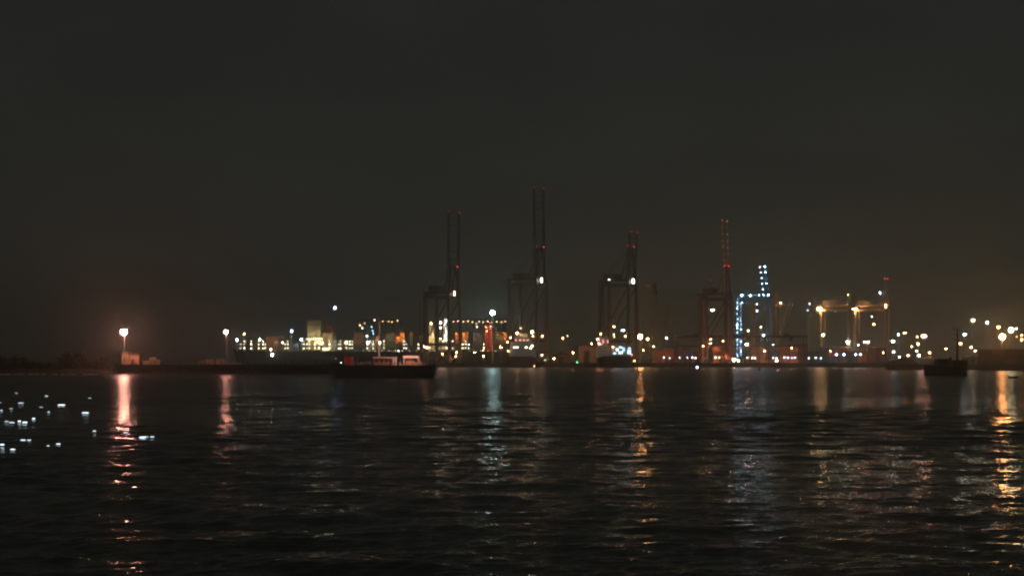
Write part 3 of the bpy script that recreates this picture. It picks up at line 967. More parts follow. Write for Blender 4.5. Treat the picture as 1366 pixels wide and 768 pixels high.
# ------------------------------------------------------------------ long moored container ship on the left
def container_ship():
    D = 962
    s = D / F
    x0, x1 = X(312, D), X(682, D)
    t = thing('container_ship', 'long moored ship with lit deck and pale tower behind the jetty', 'ship', (x0, D, 0))
    L = x1 - x0
    dz = zat(468.5, D)
    bm = MB()
    prof = []
    n = 24
    rows = []
    for i in range(n + 1):
        f = i / n
        x = f * L
        hw = 14 * min(1, ((f + .004) / .10) ** .6, ((1.02 - f) / .06) ** .6)
        sh = dz + (2.2 * max(0, 1 - f / .1) if f < .1 else 0)
        rows.append((x, hw, sh))
    vs = []
    for x, hw, sh in rows:
        flare = -3 * max(0, 1 - x / (L * .06))
        vs.append([bm.bm.verts.new(p) for p in ((x + flare * -1, -hw * .85, -.6), (x, -hw, sh), (x, hw, sh), (x - flare, hw * .85, -.6))])
    for i in range(n):
        for j in range(4):
            a, b = vs[i], vs[i + 1]
            bm.bm.faces.new((a[j], b[j], b[(j + 1) % 4], a[(j + 1) % 4]))
    bm.bm.faces.new(vs[0])
    bm.bm.faces.new(vs[-1][::-1])
    bm.build('hull', M['hull'], t)
    lx = lambda px: X(px, D) - x0
    lz = lambda py: zat(py, D)
    yf = -13.4
    # accommodation tower
    ac = MB().box(lx(413), lx(430.5), -11, 11, dz, lz(427.5))
    ac.box(lx(411), lx(432), -13, 13, lz(430.5), lz(429.5))
    ac.box(lx(433), lx(446), -11, 10, dz, lz(444))
    ac = ac.build('accommodation', M['cream'], t)
    wn = MB()
    for i in range(5):
        wn.box(lx(414.5 + 3.2 * i), lx(416.3 + 3.2 * i), -11.06, -11.003, lz(435), lz(433))
    wn.build('window', M['glass'], ac)
    fu = MB().box(lx(437), lx(443), -3, 3, lz(444), lz(436))
    fu.build('funnel', M['rust'] if 'rust' in M else M['red'], t)
    # lit deck bars under the tower
    for a, b, py, hh in ((411.5, 420, 452.5, 1.0), (421.5, 433, 452.3, 1.6), (423, 434, 456.5, 1.6), (430, 434, 459, 1.4), (433, 440.5, 465.4, 2.6), (436, 442, 466, 1.4)):
        MB().box(lx(a), lx(b), -11.6, -11.2, lz(py) - hh / 2 * .5, lz(py) + hh / 2 * .5).build('strip_light', emit('yellow', 9), ac)
    # lashing bridges with small lamps between the bays
    lamps = [326, 331, 340, 350, 355.5, 358.5, 384.5, 388, 409, 413.5, 416.5, 424, 429, 443, 455, 457.3, 465, 469.5, 473, 492.5, 500.5, 508.5, 514.5,
             541, 544, 560, 574.5, 587, 592, 597, 605, 618, 622, 626, 646]
    br = {}
    for px in lamps:
        lb = MB()
        for q in (-.55, .55):
            lb.box(lx(px) + q - .09, lx(px) + q + .09, yf + .3, yf + .5, dz, lz(453.5))
        for py in (455, 460, 466):
            lb.box(lx(px) - .62, lx(px) + .62, yf + .2, yf + .9, lz(py) - .06, lz(py) + .06)
        lb = lb.build('lashing_bridge', M['steel'], t)
        for py in (459.3, 464.4):
            st = random.choice([10, 16, 24, 34])
            bulb(lb, (lx(px), yf, lz(py + random.uniform(-.4, .4))), random.uniform(.28, .42), random.choice(['yellow', 'yellow', 'white']), st)
        if random.random() < .55:
            bulb(lb, (lx(px), yf, lz(455.3)), .34, 'yellow', random.choice([10, 16, 26]))
    # small faint lights along the hull rail
    for px in [478 + 8.7 * i for i in range(24)]:
        bulb(t, (lx(px + random.uniform(-1.5, 1.5)), -14.25, lz(467.8)), .2, random.choice(['white', 'warm']), random.choice([5, 9, 14]), 'rail_light')
    bulb(t, (lx(534), -14.3, lz(468)), .4, 'white', 30, 'rail_light')
    bulb(t, (lx(645), -14.3, lz(467.5)), .36, 'warm', 30, 'rail_light')
    # deck lamps on posts
    for px, py, c, st, r in ((321.4, 453.3, 'cool', 120, .6), (330.6, 445.5, 'warm', 70, .5), (351, 453, 'white', 90, .6), (393, 442, 'blue', 110, .65),
                             (406, 453, 'cool', 130, .65), (381, 457, 'white', 50, .45), (450, 411.5, 'blue', 120, .7), (366.4, 466, 'white', 60, .55),
                             (368, 473, 'white', 110, .8), (465, 457, 'white', 110, .6), (493.3, 457, 'white', 80, .6), (508.6, 457.4, 'white', 110, .7),
                             (492, 448.5, 'white', 40, .45), (576.6, 432, 'warm', 80, .6), (589, 431, 'pink', 110, .65), (589, 437.5, 'white', 60, .5)):
        z = lz(py)
        y = -13.2 if py < 466 else -14.9
        dp = MB().tube((lx(px), y + .6, min(dz, z - 1)), (lx(px), y + .6, z + .7), .16, .12)
        dp.box(lx(px) - .6, lx(px) + .6, y - .4, y + .8, z + r * .9, z + r * .9 + .25)
        dp = dp.build('deck_lamp', M['pole'], t)
        bulb(dp, (lx(px), y, z), r, c, st, sz=(.85, 1, 1.15))
    # high walkway with chain of lamps
    for a, b in ((479, 536), (603, 681)):
        wk = MB()
        wk.bar((lx(a), -12.5, lz(428.2)), (lx(b), -12.5, lz(428.2)), .5)
        wk.bar((lx(a), -12.5, lz(426.4)), (lx(b), -12.5, lz(426.4)), .15)
        m_ = int((b - a) / 9)
        for i in range(m_ + 1):
            px = a + (b - a) * i / m_
            wk.bar((lx(px), -12.5, dz), (lx(px), -12.5, lz(426.4)), .4)
        wk = wk.build('walkway', M['steel'], t)
    for px, py in ((483, 434.5), (489, 431.8), (502, 427.5), (513, 429.3), (520.5, 429.5), (525, 430), (532.3, 428.3), (606, 429.5), (612, 429), (619, 429.5),
                   (625, 429), (631, 430), (636, 432.5), (640, 429.5), (645, 430), (651, 429), (657, 430.5), (663, 429.5), (669, 430.3), (674, 429.5), (679, 430),
                   (637, 436.5), (649, 437), (655, 436), (650, 442), (486, 438)):
        bulb(wk, (lx(px), -13.0, lz(py)), .34, random.choice(['warm', 'warm', 'pink', 'yellow']), random.choice([14, 22, 34]))
    # bright stair tower seen through the first crane
    tw = MB().box(lx(592.5), lx(599.5), -12.4, -6, dz, lz(425)).build('stair_tower', M['white'], t)
    for a, b, p0, p1 in ((594.5, 598, 431, 426.5), (593.6, 596.2, 439, 431.5), (595.2, 598.6, 446, 440), (593.6, 597.4, 452, 446.5), (593, 598, 455, 452.5)):
        MB().box(lx(a), lx(b), -12.46, -12.403, lz(p0), lz(p1)).build('window', emit('white', 5), tw)
    MB().box(lx(573.5), lx(580.5), -12.4, -7, dz, lz(434.5)).build('deckhouse', M['cream'], t)
    dh = MB().box(lx(647), lx(657), -12.4, -7, dz, lz(434)).build('deckhouse', M['red'], t)
    for px, py, st in ((541, 442, 260), (533.5, 452, 201), (613, 446, 240), (625, 447, 240), (676, 447, 220), (652, 437, 201), (418, 449, 120), (427, 448.5, 120), (440, 452, 90), (577, 448, 205), (465, 452, 202), (352, 458, 202), (333, 460, 202), (370, 456, 202), (397, 460, 202), (451, 458, 202), (480, 452, 202), (498, 459, 202), (505, 457, 202), (522, 450, 202), (553, 452, 202), (584, 456, 202), (637, 452, 202), (664, 452, 202)):
        fl = MB().box(lx(px) - .5, lx(px) + .5, -17.2, -17.0, lz(py) - .5, lz(py) + .5)  # flood added to light containers and tower, glowing face turned inboard
        fl.bar((lx(px), -17.1, lz(py) - .5), (lx(px), -13.9, dz + .3), .16)
        fl = fl.build('added_deck_flood', M['steel'], t)
        MB().box(lx(px) - .4, lx(px) + .4, -16.996, -16.95, lz(py) - .4, lz(py) + .4).build('bulb', emit('yellow' if px in (418, 427, 440, 577, 333, 370, 397, 451, 498, 505, 584) else 'warm', st), fl)
    # blue lit diagonal derrick
    dr = MB()
    dr.bar((lx(492.7), -12.6, dz), (lx(493.3), -12.6, lz(432)), .5)
    dr.bar((lx(501), -12.6, lz(450)), (lx(497.4), -12.6, lz(431)), .5)
    dr = dr.build('derrick', M['crane_blue'], t)
    for px, py in ((498.2, 436.5), (499.5, 441.5), (500.4, 445)):
        bulb(dr, (lx(px), -13.0, lz(py)), .34, 'ice', 16)
    fmz = MB().tube((lx(560), 0, dz), (lx(560), 0, lz(400)), .35, .2)
    for i in range(4):
        fmz.bar((lx(556), 0, lz(404 + 5 * i)), (lx(564), 0, lz(404 + 5 * i)), .15)
    fmz.build('mast', M['steel'], t)
    return D, dz


SD, sdz = container_ship()
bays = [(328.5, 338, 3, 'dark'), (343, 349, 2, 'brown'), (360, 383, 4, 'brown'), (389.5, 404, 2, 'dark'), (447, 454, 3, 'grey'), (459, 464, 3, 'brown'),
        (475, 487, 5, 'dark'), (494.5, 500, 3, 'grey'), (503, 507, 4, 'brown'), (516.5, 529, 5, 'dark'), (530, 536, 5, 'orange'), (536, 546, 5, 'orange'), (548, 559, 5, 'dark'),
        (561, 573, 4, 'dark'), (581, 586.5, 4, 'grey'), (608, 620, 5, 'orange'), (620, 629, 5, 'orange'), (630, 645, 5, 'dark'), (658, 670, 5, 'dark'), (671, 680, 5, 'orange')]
for a, b, n, c in bays:
    Lm = (b - a) * SD / F
    L = 12.19 if Lm > 9.5 else 6.06
    k_ = max(1, int(Lm / 2.44 / 1.0)) if L == 6.06 and Lm < 5.9 else 1
    for kz in range(n):
        cc = c
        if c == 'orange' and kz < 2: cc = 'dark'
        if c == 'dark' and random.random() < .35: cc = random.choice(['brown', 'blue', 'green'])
        if a == 530 and kz == 4: continue
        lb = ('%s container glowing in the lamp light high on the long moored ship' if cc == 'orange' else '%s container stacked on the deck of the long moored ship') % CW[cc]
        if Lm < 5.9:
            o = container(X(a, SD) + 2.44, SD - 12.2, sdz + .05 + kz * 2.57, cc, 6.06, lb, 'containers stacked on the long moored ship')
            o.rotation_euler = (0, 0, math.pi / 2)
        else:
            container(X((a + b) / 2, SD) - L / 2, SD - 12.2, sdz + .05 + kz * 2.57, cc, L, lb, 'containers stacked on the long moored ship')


# ------------------------------------------------------------------ two lit ships moored at the quay (seen bow on)
def moored_ship(px0, px1, D, label, tiers, lights, wins, hullm, tint):
    s = D / F
    W = (px1 - px0) * s
    t = thing('moored_ship', label, 'ship', (X((px0 + px1) / 2, D), D, 0))
    hz = zat(477.5, D)
    mb = MB()
    pts = [(-W / 2 * .98, 4), (-W / 2 * .7, 0.8), (0, -3.5), (W / 2 * .7, 0.8), (W / 2 * .98, 4), (W / 2 * .98, 24), (-W / 2 * .98, 24)]
    A = [mb.bm.verts.new((x * .8, y + 2 if y < 20 else y, -.6)) for x, y in pts]
    B = [mb.bm.verts.new((x, y, hz + (1.2 if y < 2 else 0))) for x, y in pts]
    mb.bm.faces.new(A[::-1])
    mb.bm.faces.new(B)
    for i in range(7):
        mb.bm.faces.new((A[i], A[(i + 1) % 7], B[(i + 1) % 7], B[i]))
    mb.build('hull', hullm, t)
    sup = None
    for i, (f0, f1, p0, p1, y0) in enumerate(tiers):
        m_ = MB().box(W * (f0 - .5), W * (f1 - .5), y0, 22 - i, zat(p0, D), zat(p1, D))
        m_.box(W * (f0 - .5) - .25, W * (f1 - .5) + .25, y0 - .4, 22.2 - i, zat(p1, D), zat(p1, D) + .18)
        o = m_.build('superstructure', tint, t)
        sup = sup or o
    for px, py, ww, hh, c, st, y0 in wins:
        x, z = X(px, D) - t.location.x, zat(py, D)
        MB().box(x - ww / 2, x + ww / 2, y0 - .06, y0 - .003, z - hh / 2, z + hh / 2).build('window', emit(c, st), sup)
    mp = MB().tube((0, 12, zat(tiers[-1][3], D)), (0, 12, zat(tiers[-1][3] - 11, D)), .2, .1)
    mp.bar((-1.6, 12, zat(tiers[-1][3] - 7, D)), (1.6, 12, zat(tiers[-1][3] - 7, D)), .15)
    mp.build('mast', M['white'], t)
    rl = MB()
    for i in range(12):
        x = W * (-.46 + .92 * i / 11)
        rl.bar((x, 4.3, hz), (x, 4.3, hz + 1.1), .07)
    rl.bar((-W * .46, 4.3, hz + 1.1), (W * .46, 4.3, hz + 1.1), .07)
    rl.build('railing', M['white'], t)
    for px, py, c, st, r, y0 in lights:
        x, z = X(px, D) - t.location.x, zat(py, D)
        fl = MB().box(x - r * .8, x + r * .8, y0 - .1, y0 + .5, z + r * .85, z + r * .85 + .25)
        fl.bar((x, y0 + .4, z - 1.8), (x, y0 + .4, z + r * .9), .16)
        fl = fl.build('floodlight', M['steel'], t)
        bulb(fl, (x, y0 - .1, z), r, c, st)


moored_ship(676, 716, 868, 'white ship with reddish lit upper decks at the foot of the tallest crane',
            [(.08, .98, 477.5, 465.5, 6), (.12, .93, 465, 456, 7), (.3, .82, 455.6, 449.5, 9), (.42, .70, 449, 444.8, 11)],
            [(690, 444, 'warm', 150, .6, 8.2), (710, 442.5, 'warm', 130, .75, 7.6), (694.5, 437, 'warm', 20, .35, 10), (677, 456, 'sodium', 60, .5, 5.6), (724, 448, 'sodium', 60, .6, 12),
             (678, 468, 'warm', 40, .4, 5.2), (681, 450, 'rose', 50, .5, 6), (712.5, 488, 'warm', 30, .3, -4.2)],
            [(686, 463, 1.1, .8, 'white', 14, 7), (690, 463, 1.1, .8, 'white', 14, 7), (702, 463, 1.2, .9, 'yellow', 16, 7), (708, 464, 1.2, 1, 'yellow', 16, 7), (710, 461, 1.2, .8, 'white', 18, 7),
             (688, 453, 1.0, 1.0, 'rose', 4, 9), (694, 453, 1.0, 1.0, 'rose', 4, 9), (699, 453, 1.0, 1.0, 'rose', 4, 9), (704, 453, 1.0, 1.0, 'rose', 3, 9)],
            M['hull_red'], M['white'])
moored_ship(797, 846, 868, 'ship with red lit wing and bluish lit cabin under the third crane',
            [(.02, .97, 477.5, 473.5, 6), (.40, .95, 473, 460, 7), (.03, .38, 473, 461.5, 8), (.03, .32, 461, 449, 9)],
            [(802.5, 445, 'sodium', 60, .5, 8.5), (818.5, 462.5, 'warm', 50, .42, 6.5), (847, 481, 'sodium', 50, .42, 4), (798, 452, 'rose', 70, .5, 8.2), (800, 458, 'rose', 60, .45, 8.2),
             (821, 449, 'warm', 26, .35, 9)],
            [(821, 471, 1.6, .9, 'ice', 8, 7), (824.5, 466, 1.6, 1.4, 'cool', 9, 7), (829, 463, 2.0, 1.0, 'ice', 6, 7), (829, 470, 2.6, 1.6, 'cool', 5, 7), (833, 466, 1.6, 2.6, 'ice', 4, 7),
             (840.5, 469, 2.2, 2.6, 'ice', 6, 7), (841, 464, 1.6, .9, 'cool', 4, 7), (806, 455, 1.0, 2.2, 'rose', 2.5, 9), (812, 455, 1.0, 2.2, 'rose', 2.5, 9)],
            M['hull'], M['white'])


# ------------------------------------------------------------------ dark jetty on the left with its hut and crates
def jetty():
    D = 516
    s = D / F
    t = thing('jetty', 'long dark jetty on the left with concrete piles', 'jetty', (X(152, D), D, 0))
    L = (447 - 152) * s
    z1 = 3.1
    dk = MB().box(0, L, 0, 14, z1 - .9, z1)
    dk.box(0, L, -.25, -.003, z1 - .55, z1 + .25)
    dk.build('deck', M['dconc'], t)
    MB().box(.4, L - .4, 1.2, 1.8, -.8, z1 - .9).build('apron_wall', M['dconc'], t)
    n = 26
    for i in range(n):
        x = .8 + (L - 1.6) * i / (n - 1)
        MB().tube((x, .35, -.9), (x, .35, z1 - .9), .34, .34, 10).build('pile', M['dconc'], t)
    rj = random.Random(5)
    for i in range(34):
        x = .8 + (L - 1.6) * (i + rj.uniform(-.3, .3)) / 33
        h = rj.choice([.5, .7, .9, 1.3, 1.9])
        MB().tube((x, .2 + rj.uniform(0, .5), z1), (x + rj.uniform(-.1, .1), .3, z1 + h), .2, .17, 8).build('mooring_post', M['bark'], t)
    for i in range(8):
        x = 3 + (L - 6) * i / 7
        MB().tube((x, -.75, .9), (x, -.27, .9), .6, .6, 14).build('fender', M['rubber'], t)


jetty()
rk = MB()
rr = random.Random(9)
for i in range(260):
    px = rr.uniform(150, 446)
    D = 514.6 + rr.uniform(-1.2, .9)
    q = rr.uniform(.3, 1.0)
    rk.ball((X(px, D), D, rr.uniform(-.3, .5)), q, 1, (rr.uniform(.7, 1.4), 1, rr.uniform(.5, 1.0)))
tag(rk.build('rubble', M['soil']), kind='stuff')
JZ = 3.1


def hut():
    D = 521
    s = D / F
    x0 = X(162.5, D)
    W = 22.5 * s
    t = thing('hut', 'small orange lit hut on the jetty below the tall lamp', 'hut', (x0, D, JZ))
    h = zat(470, D) - JZ
    wl = MB().box(0, W * .42, 0, 4, 0, h)
    wl.box(W * .42, W, .5, 4, 0, h * .9)
    wl.build('wall', M['brick'], t)
    rf = MB().box(-.25, W * .44, -.3, 4.2, h, h + .22)
    rf.box(W * .44 + .01, W + .25, .2, 4.2, h * .9, h * .9 + .2)
    rf.build('roof', M['conc'], t)
    dr = MB().box(W * .55, W * .72, .44, .497, 0.02, 2.05).build('door', M['steel'], t)
    MB().box(W * .70, W * .71, .38, .437, .95, 1.1).build('handle', M['pole'], dr)
    for a in (.1, .26):
        wn = MB().box(W * a, W * a + .62, -.05, -.003, 1.6, 2.5).build('window', M['glass'], t)
        f = MB()
        for xx in (W * a - .06, W * a + .3, W * a + .62): f.box(xx, xx + .06, -.09, -.052, 1.55, 2.55)
        f.build('frame', M['white'], wn)


hut()
for (px, w_, h_, m_, lb) in ((191, 2.2, 1.6, 'wood', 'leftmost wooden crate on the jetty right of the lit hut'),
                             (199, 2.6, 2.9, 'wood', 'tallest wooden crate on the jetty right of the lit hut'),
                             (208, 1.5, 1.9, 'wood', 'rightmost narrow wooden crate on the jetty right of the lit hut'),
                             (264, 2.4, 1.5, 'wood', 'leftmost low crate under the second jetty lamp'),
                             (275, 2.9, 2.0, 'wood', 'second crate from the left under the second jetty lamp'),
                             (288, 3.3, 2.2, 'wood', 'wide crate directly under the second jetty lamp')):
    D = 520.5
    x = X(px, D)
    mb = MB().box(0, w_, 0, 1.6, .16, h_)
    for q in (0, w_ - .12):
        mb.box(q, q + .12, -.07, -.003, .0, h_ + .04)
    mb.box(.14, w_ - .14, -.06, -.004, h_ * .46, h_ * .46 + .12)
    for q in (.1, w_ / 2 - .1, w_ - .3):
        mb.box(q, q + .2, 0.01, 1.59, 0, .157)
    o = mb.build('crate', M[m_], loc=(x, D, JZ))
    tag(o, lb, 'crate', 'wooden crates on the jetty')
wl = MB().box(0, 6.4, 0, .5, 0, .7)
wl.box(-.06, 6.46, -.06, .56, .7, .85)
tag(wl.build('wall', M['brick'], loc=(X(301, 520), 520, JZ)), 'long low lit wall on the jetty right of the crates', 'wall')


# ------------------------------------------------------------------ work barge
def barge():
    D = 400
    s = D / F
    x0 = X(441, D)
    t = thing('work_barge', 'black work barge with white framed deckhouse and tall thin mast', 'barge', (x0, D, 0))
    L = 140 * s
    hz = zat(487.3, D)
    lx = lambda px: (px - 441) * s
    lz = lambda py: zat(py, D)
    hl = MB().prism([(1.6, -.6), (L - .9, -.6), (L, hz + .3), (L - 2.5, hz), (5.5, hz), (0, hz + .9)], 0, 8)
    hl.build('hull', M['hull'], t)
    rl = MB()
    rl.bar((.1, -.06, hz + .82), (5.5, -.06, hz - .08), .2)
    rl.bar((5.5, -.06, hz - .08), (L - 2.5, -.06, hz - .08), .2)
    rl.build('rubbing_strake', M['rubber'], t)
    for i in range(7):
        x = 3 + (L - 6) * i / 6
        m_ = MB().tube((x, -.36, hz - 1.3), (x, -.08, hz - 1.3), .5, .5, 14)
        m_.build('tyre_fender', M['rubber'], t)
    # deckhouse
    a, b = lx(497), lx(527.5)
    ht = lz(476)
    dh = MB().box(a + .2, b - .96, 1.0, 5, hz, ht - .35).build('deckhouse', M['deckhouse'], t)
    rf = MB().box(a, b, .55, 5.3, ht - .34, ht)
    rf.build('deckhouse_roof', M['white'], t)
    MB().box(b - .95, b, .6, 5.2, hz, ht - .345).build('end_wall', M['white'], t)
    for i in range(4):
        w0 = a + .8 + i * 1.35
        MB().box(w0, w0 + .75, .94, .997, hz + .9, hz + 1.55).build('window', M['glass'], dh)
    mx = lx(504.4)
    ms = MB().tube((mx, 3, ht), (mx, 3, lz(413)), .17, .05)
    ms.bar((mx - .5, 3, lz(432)), (mx + .5, 3, lz(432)), .06)
    ms.build('mast', M['white'], t)
    # small red cabin
    rc = MB().box(lx(458), lx(469), 1.5, 3.6, hz, lz(475.5)).box(lx(457.4), lx(469.6), 1.3, 3.8, lz(475.5), lz(475.5) + .12)
    rc.build('red_locker', M['red'], t)
    dm = MB().tube((lx(475), 2, hz), (lx(475), 2, lz(478)), .55, .5, 12)
    dm.tube((lx(471), 2.4, hz + .5), (lx(480), 2.4, hz + .9), .35, .35, 10)
    dm.build('winch', M['steel'], t)
    # stern shelter
    sh = MB()
    p0, p1 = lx(537), lx(558.5)
    sh.box(p0, p1, 1.0, 4.5, lz(477.5), lz(474.3))
    for x in (p0 + .1, p1 - .3):
        for y in (1.0, 4.2): sh.box(x, x + .25, y, y + .25, hz, lz(477.5) - .002)
    sh.build('shelter', M['white'], t)
    eg = MB().box(lx(541), lx(552), 1.6, 3.8, hz, lz(480.6))
    eg.tube((lx(546), 2.4, lz(480.6)), (lx(546), 2.4, lz(478)), .22, .18)
    eg.build('engine_cover', M['brick'], t)
    bx = MB().box(lx(552.5), lx(562), 1.0, 3.0, hz, lz(482.5)).box(lx(531), lx(535), 1.5, 3, hz, lz(484))
    bx.build('deck_box', M['cream'], t)
    for px in (490, 532, 572):
        bo = MB().tube((lx(px), .7, hz), (lx(px), .7, hz + .55), .14, .14, 10).tube((lx(px), .7, hz + .55), (lx(px), .7, hz + .65), .22, .22, 10)
        bo.build('bollard', M['steel'], t)
    rs = MB()
    for i in range(30):
        x = 5.8 + (L - 9.0) * i / 29
        rs.bar((x, .35, hz), (x, .35, hz + .95), .05)
    for q in (.5, .95):
        rs.bar((5.8, .35, hz + q), (L - 3.2, .35, hz + q), .045)
    rs.build('railing', M['white'], t)
    for px, w_, h_, m_ in ((482, 1.3, .8, 'red'), (487.5, 1.0, 1.2, 'wood'), (529.5, .8, 1.5, 'red'), (564, 1.1, .7, 'wood')):
        MB().box(lx(px), lx(px) + w_, 2.2, 3.6, hz, hz + h_).box(lx(px) - .05, lx(px) + w_ + .05, 2.15, 3.65, hz + h_, hz + h_ + .08).build('deck_box', M[m_], t)
    # hooded lamp added to light the deckhouse, then marker lights
    lpx, lpz = lx(567.7), lz(462)
    lp = MB().tube((lpx, .5, hz), (lpx, .5, lpz), .06, .05)
    lp.bar((lpx, .5, lpz), (lpx, -3.0, lpz + .3), .08)
    lp.box(lpx - .05, lpx + .12, -3.6, -2.6, lpz - .5, lpz + .35)
    lp.box(lpx - .5, lpx - .055, -3.66, -3.6, lpz - .5, lpz + .35)
    lp.box(lpx - .5, lpx - .055, -3.6, -2.6, lpz - .56, lpz - .5)
    lp = lp.build('deck_lamp', M['steel'], t)
    MB().box(lpx - .1, lpx - .056, -3.5, -2.7, lpz - .45, lpz + .3).build('bulb', emit('rose', 1150), lp)
    bulb(t, (lx(454.8), .3, lz(483.4)), .12, 'teal', 20, 'marker_light')
    bulb(t, (lx(447.5), .6, lz(478)), .08, 'white', 5, 'marker_light')
    MB().tube((lx(454.8), .4, hz), (lx(454.8), .4, lz(483.6)), .05).build('light_post', M['steel'], t)
    MB().tube((lx(447.5), .7, hz), (lx(447.5), .7, lz(478.2)), .05).build('light_post', M['steel'], t)


barge()


# ------------------------------------------------------------------ dark tug on the right, dinghy, buoy, launch
def hull_mesh(L, Bm, z0, zb, zs, m, parent, name='hull', n=14):
    mb = MB()
    vs = []
    for i in range(n + 1):
        f = i / n
        x = f * L
        hw = Bm / 2 * min(1, ((f + .02) / .18) ** .5, ((1.0 - f + .002) / .34) ** .55)
        sh = zb + (zs - zb) * max(0, (f - .35) / .65) ** 1.8
        vs.append([mb.bm.verts.new(p) for p in ((x * .97 + .2, -hw * .7, z0), (x, -hw, sh), (x, hw, sh), (x * .97 + .2, hw * .7, z0))])
    for i in range(n):
        a, b = vs[i], vs[i + 1]
        for j in range(4):
            mb.bm.faces.new((a[j], b[j], b[(j + 1) % 4], a[(j + 1) % 4]))
    mb.bm.faces.new(vs[0])
    mb.bm.faces.new(vs[-1][::-1])
    return mb.build(name, m, parent)


def tug():
    D = 462
    s = D / F
    t = thing('tug_boat', 'black silhouetted tug boat with tall mast moored on the right', 'boat', (X(1290, D), D, 0), math.pi)
    lx = lambda px: (1290 - px) * s
    lz = lambda py: zat(py, D)
    hull_mesh(58 * s, 4.6, -.5, lz(488.5), lz(486.3), M['hull'], t)
    wh = MB().box(lx(1264), lx(1248), -1.5, 1.5, lz(489), lz(479))
    wh.box(lx(1265), lx(1247), -1.7, 1.7, lz(479), lz(478.3))
    wh = wh.build('wheelhouse', M['hull'], t)
    for i in range(4):
        x = lx(1262) + i * .95
        MB().box(x, x + .7, 1.503, 1.55, lz(484), lz(480.7)).build('window', M['glass'], wh)
    MB().box(lx(1289), lx(1270), -1.4, 1.4, lz(489), lz(480)).build('aft_cabin', M['hull'], t)
    MB().tube((lx(1268), 0, lz(487)), (lx(1268), 0, lz(476)), .4, .35, 12).build('funnel', M['hull'], t)
    ms = MB().bar((lx(1277), 0, lz(480)), (lx(1277), 0, lz(437)), .6, .28)
    for py, w_ in ((440, 1.6), (447, 1.2), (454, 1.0)):
        ms.bar((lx(1277) - w_, 0, lz(py) - .3), (lx(1277) + w_, 0, lz(py) + .3), .14)
    for q in (-1.5, 1.3, -.7, .6):
        ms.bar((lx(1277) + q, 0, lz(440)), (lx(1277) + q * 1.1, 0, lz(434.5)), .07)
    ms.build('mast', M['hull'], t)
    for i in range(5):
        x = 1.5 + i * 2.6
        MB().tube((x, 2.2, 1.3), (x, 2.55, 1.3), .38, .38, 12).build('tyre_fender', M['rubber'], t)
    rl = MB()
    for i in range(7):
        x = lx(1246) + i * .55
        rl.bar((x, 1.2, lz(488)), (x, 1.2, lz(484)), .06)
    rl.bar((lx(1246), 1.2, lz(484)), (lx(1246) + 3.3, 1.2, lz(484)), .06)
    rl.build('railing', M['hull'], t)


tug()


def dinghy():
    D = 392
    s = D / F
    t = thing('dinghy', 'small dark open boat on the water below the brown container block', 'boat', (X(1345, D), D, 0))
    hull_mesh(13 * s, 1.2, -.15, .55, .85, M['hull'], t)
    ob = MB().box(-.3, .02, -.14, .14, .45, .95).tube((-.15, 0, -.1), (-.15, 0, .45), .07).build('outboard_motor', M['steel'], t)
    MB().box(.9, 1.15, -.5, .5, .62, .68).build('seat', M['wood'], t)


dinghy()


def launch():
    D = 812
    s = D / F
    t = thing('launch', 'tiny launch carrying a blue white light below the fourth crane', 'boat', (X(925, D), D, 0))
    hull_mesh(11 * s, 1.6, -.2, .6, .9, M['hull'], t)
    MB().box(1.2, 2.8, -.6, .6, .6, 1.5).build('cabin', M['white'], t)
    bulb(t, (2.1, -.7, zat(490, D) + .1), .45, 'blue', 60, 'lamp', sz=(1.5, .7, .7))


launch()
t = thing('buoy', 'small dark cone shaped buoy floating below the blue crane', 'buoy', (X(1013.5, 640), 640, 0))
MB().tube((0, 0, -.3), (0, 0, .5), 1.0, 1.0, 14).build('float', M['hull'], t)
MB().tube((0, 0, .5), (0, 0, 2.0), .75, .12, 12).build('top_cone', M['hull_red'], t)


# ------------------------------------------------------------------ shed, mound and buildings on the right quay
def shed(px0, px1, yt, yb, D, label, wallm, roofm):
    s = D / F
    W = (px1 - px0) * s
    h = zat(yt, D) - GZ
    t = thing('shed', label, 'shed', (X(px0, D), D, GZ))
    MB().box(0, W, 0, 10, 0, h).build('wall', wallm, t)
    MB().prism([(-.4, h), (W + .4, h), (W * .5, h + W * .16)], -.5, 10.5).build('roof', roofm, t)
    d = MB().box(W * .3, W * .6, -.06, -.003, 0.02, h * .75).build('door', M['steel'], t)
    MB().box(W * .57, W * .585, -.12, -.063, 1, 1.3).build('handle', M['pole'], d)


shed(1192, 1212, 477.5, 489, 845, 'low bluish lit shed left of the brown mound', M['white'], CONT['blue'])
shed(1234, 1254, 478.5, 489, 800, 'low dim shed behind the black tug boat', M['conc'], CONT['grey'])
shed(1291, 1306, 476.5, 489, 742, 'small dim shed left of the brown container block', M['conc'], CONT['green'])
shed(737, 762, 473, 486, 985, 'dim brown shed right of the white lit ship', M['brick'], CONT['brown'])
shed(772, 796, 462, 486, 960, 'taller dim brown shed left of the red lit ship wing', M['brick'], CONT['brown'])


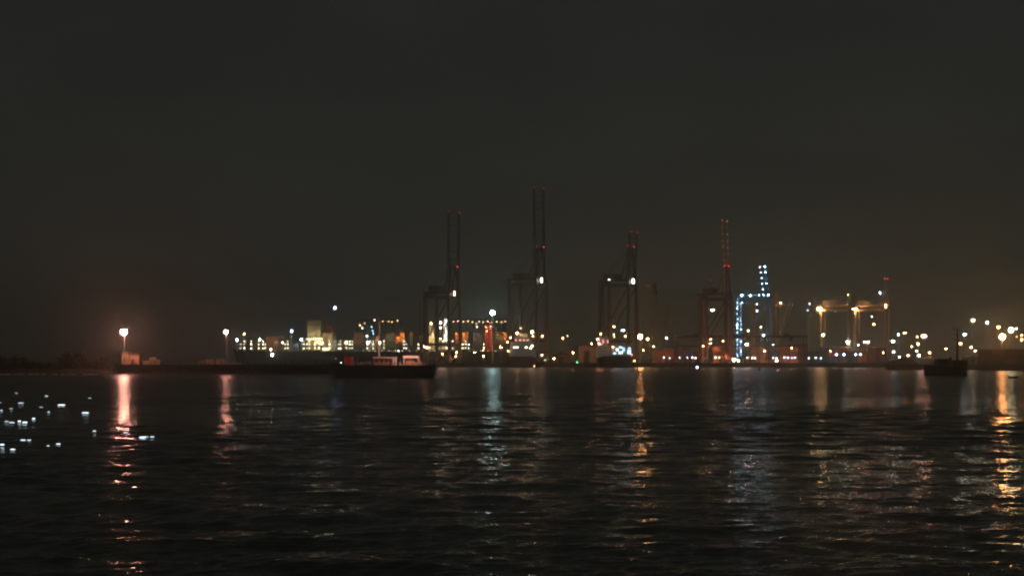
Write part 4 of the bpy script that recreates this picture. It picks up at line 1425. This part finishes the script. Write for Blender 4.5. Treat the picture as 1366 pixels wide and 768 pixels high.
def mound():
    D = 712
    bm = bmesh.new()
    n, m_ = 26, 12
    V = []
    x0, x1 = X(1186, D), X(1231, D)
    r = random.Random(3)
    for i in range(n + 1):
        row = []
        for j in range(m_ + 1):
            u, v = i / n, j / m_
            h = max(0, math.sin(math.pi * u) ** .8 * math.sin(math.pi * v)) * 3.3 * (1 + .12 * math.sin(9 * u + 4 * v)) + (r.uniform(-.12, .12) if 0 < i < n and 0 < j < m_ else 0)
            row.append(bm.verts.new(((x1 - x0) * u, 14 * v, max(0.0, h))))
        V.append(row)
    for i in range(n):
        for j in range(m_):
            bm.faces.new((V[i][j], V[i + 1][j], V[i + 1][j + 1], V[i][j + 1]))
    mb = MB()
    mb.bm.free()
    mb.bm = bm
    o = mb.build('earth_mound', M['mound'], loc=(x0, D, GZ - .02))
    tag(o, 'low rounded brown mound of earth on the quay left of the tug', 'mound')


mound()

# ------------------------------------------------------------------ night haze over the harbour
HAZE = 0.0005
if HAZE:
    hz_ = MB().box(-1750, 1750, -25, 3150, -1.9, 128)
    m = bpy.data.materials.new('haze_air')
    m.use_nodes = True
    n = m.node_tree
    n.nodes.clear()
    pv = n.nodes.new('ShaderNodeVolumePrincipled')
    pv.inputs['Color'].default_value = (0.86, 0.92, 0.86, 1)
    pv.inputs['Density'].default_value = HAZE
    pv.inputs['Anisotropy'].default_value = 0.86
    o_ = n.nodes.new('ShaderNodeOutputMaterial')
    n.links.new(pv.outputs[0], o_.inputs['Volume'])
    ho = hz_.build('haze', m)
    ho['kind'] = 'stuff'

# ------------------------------------------------------------------ render settings
sc.render.engine = 'CYCLES'
cy = sc.cycles
cy.use_denoising = True
cy.max_bounces = 5
cy.diffuse_bounces = 1
cy.glossy_bounces = 3
cy.transmission_bounces = 2
cy.volume_bounces = 0
cy.sample_clamp_indirect = 3.0
cy.sample_clamp_direct = 0
cy.use_light_tree = True
cy.pixel_filter_type = 'BLACKMAN_HARRIS'
cy.filter_width = 2.2
cy.caustics_reflective = False
cy.caustics_refractive = False
sc.view_settings.view_transform = 'Standard'
sc.view_settings.look = 'None'
sc.view_settings.gamma = 1
sc.view_settings.exposure = 0
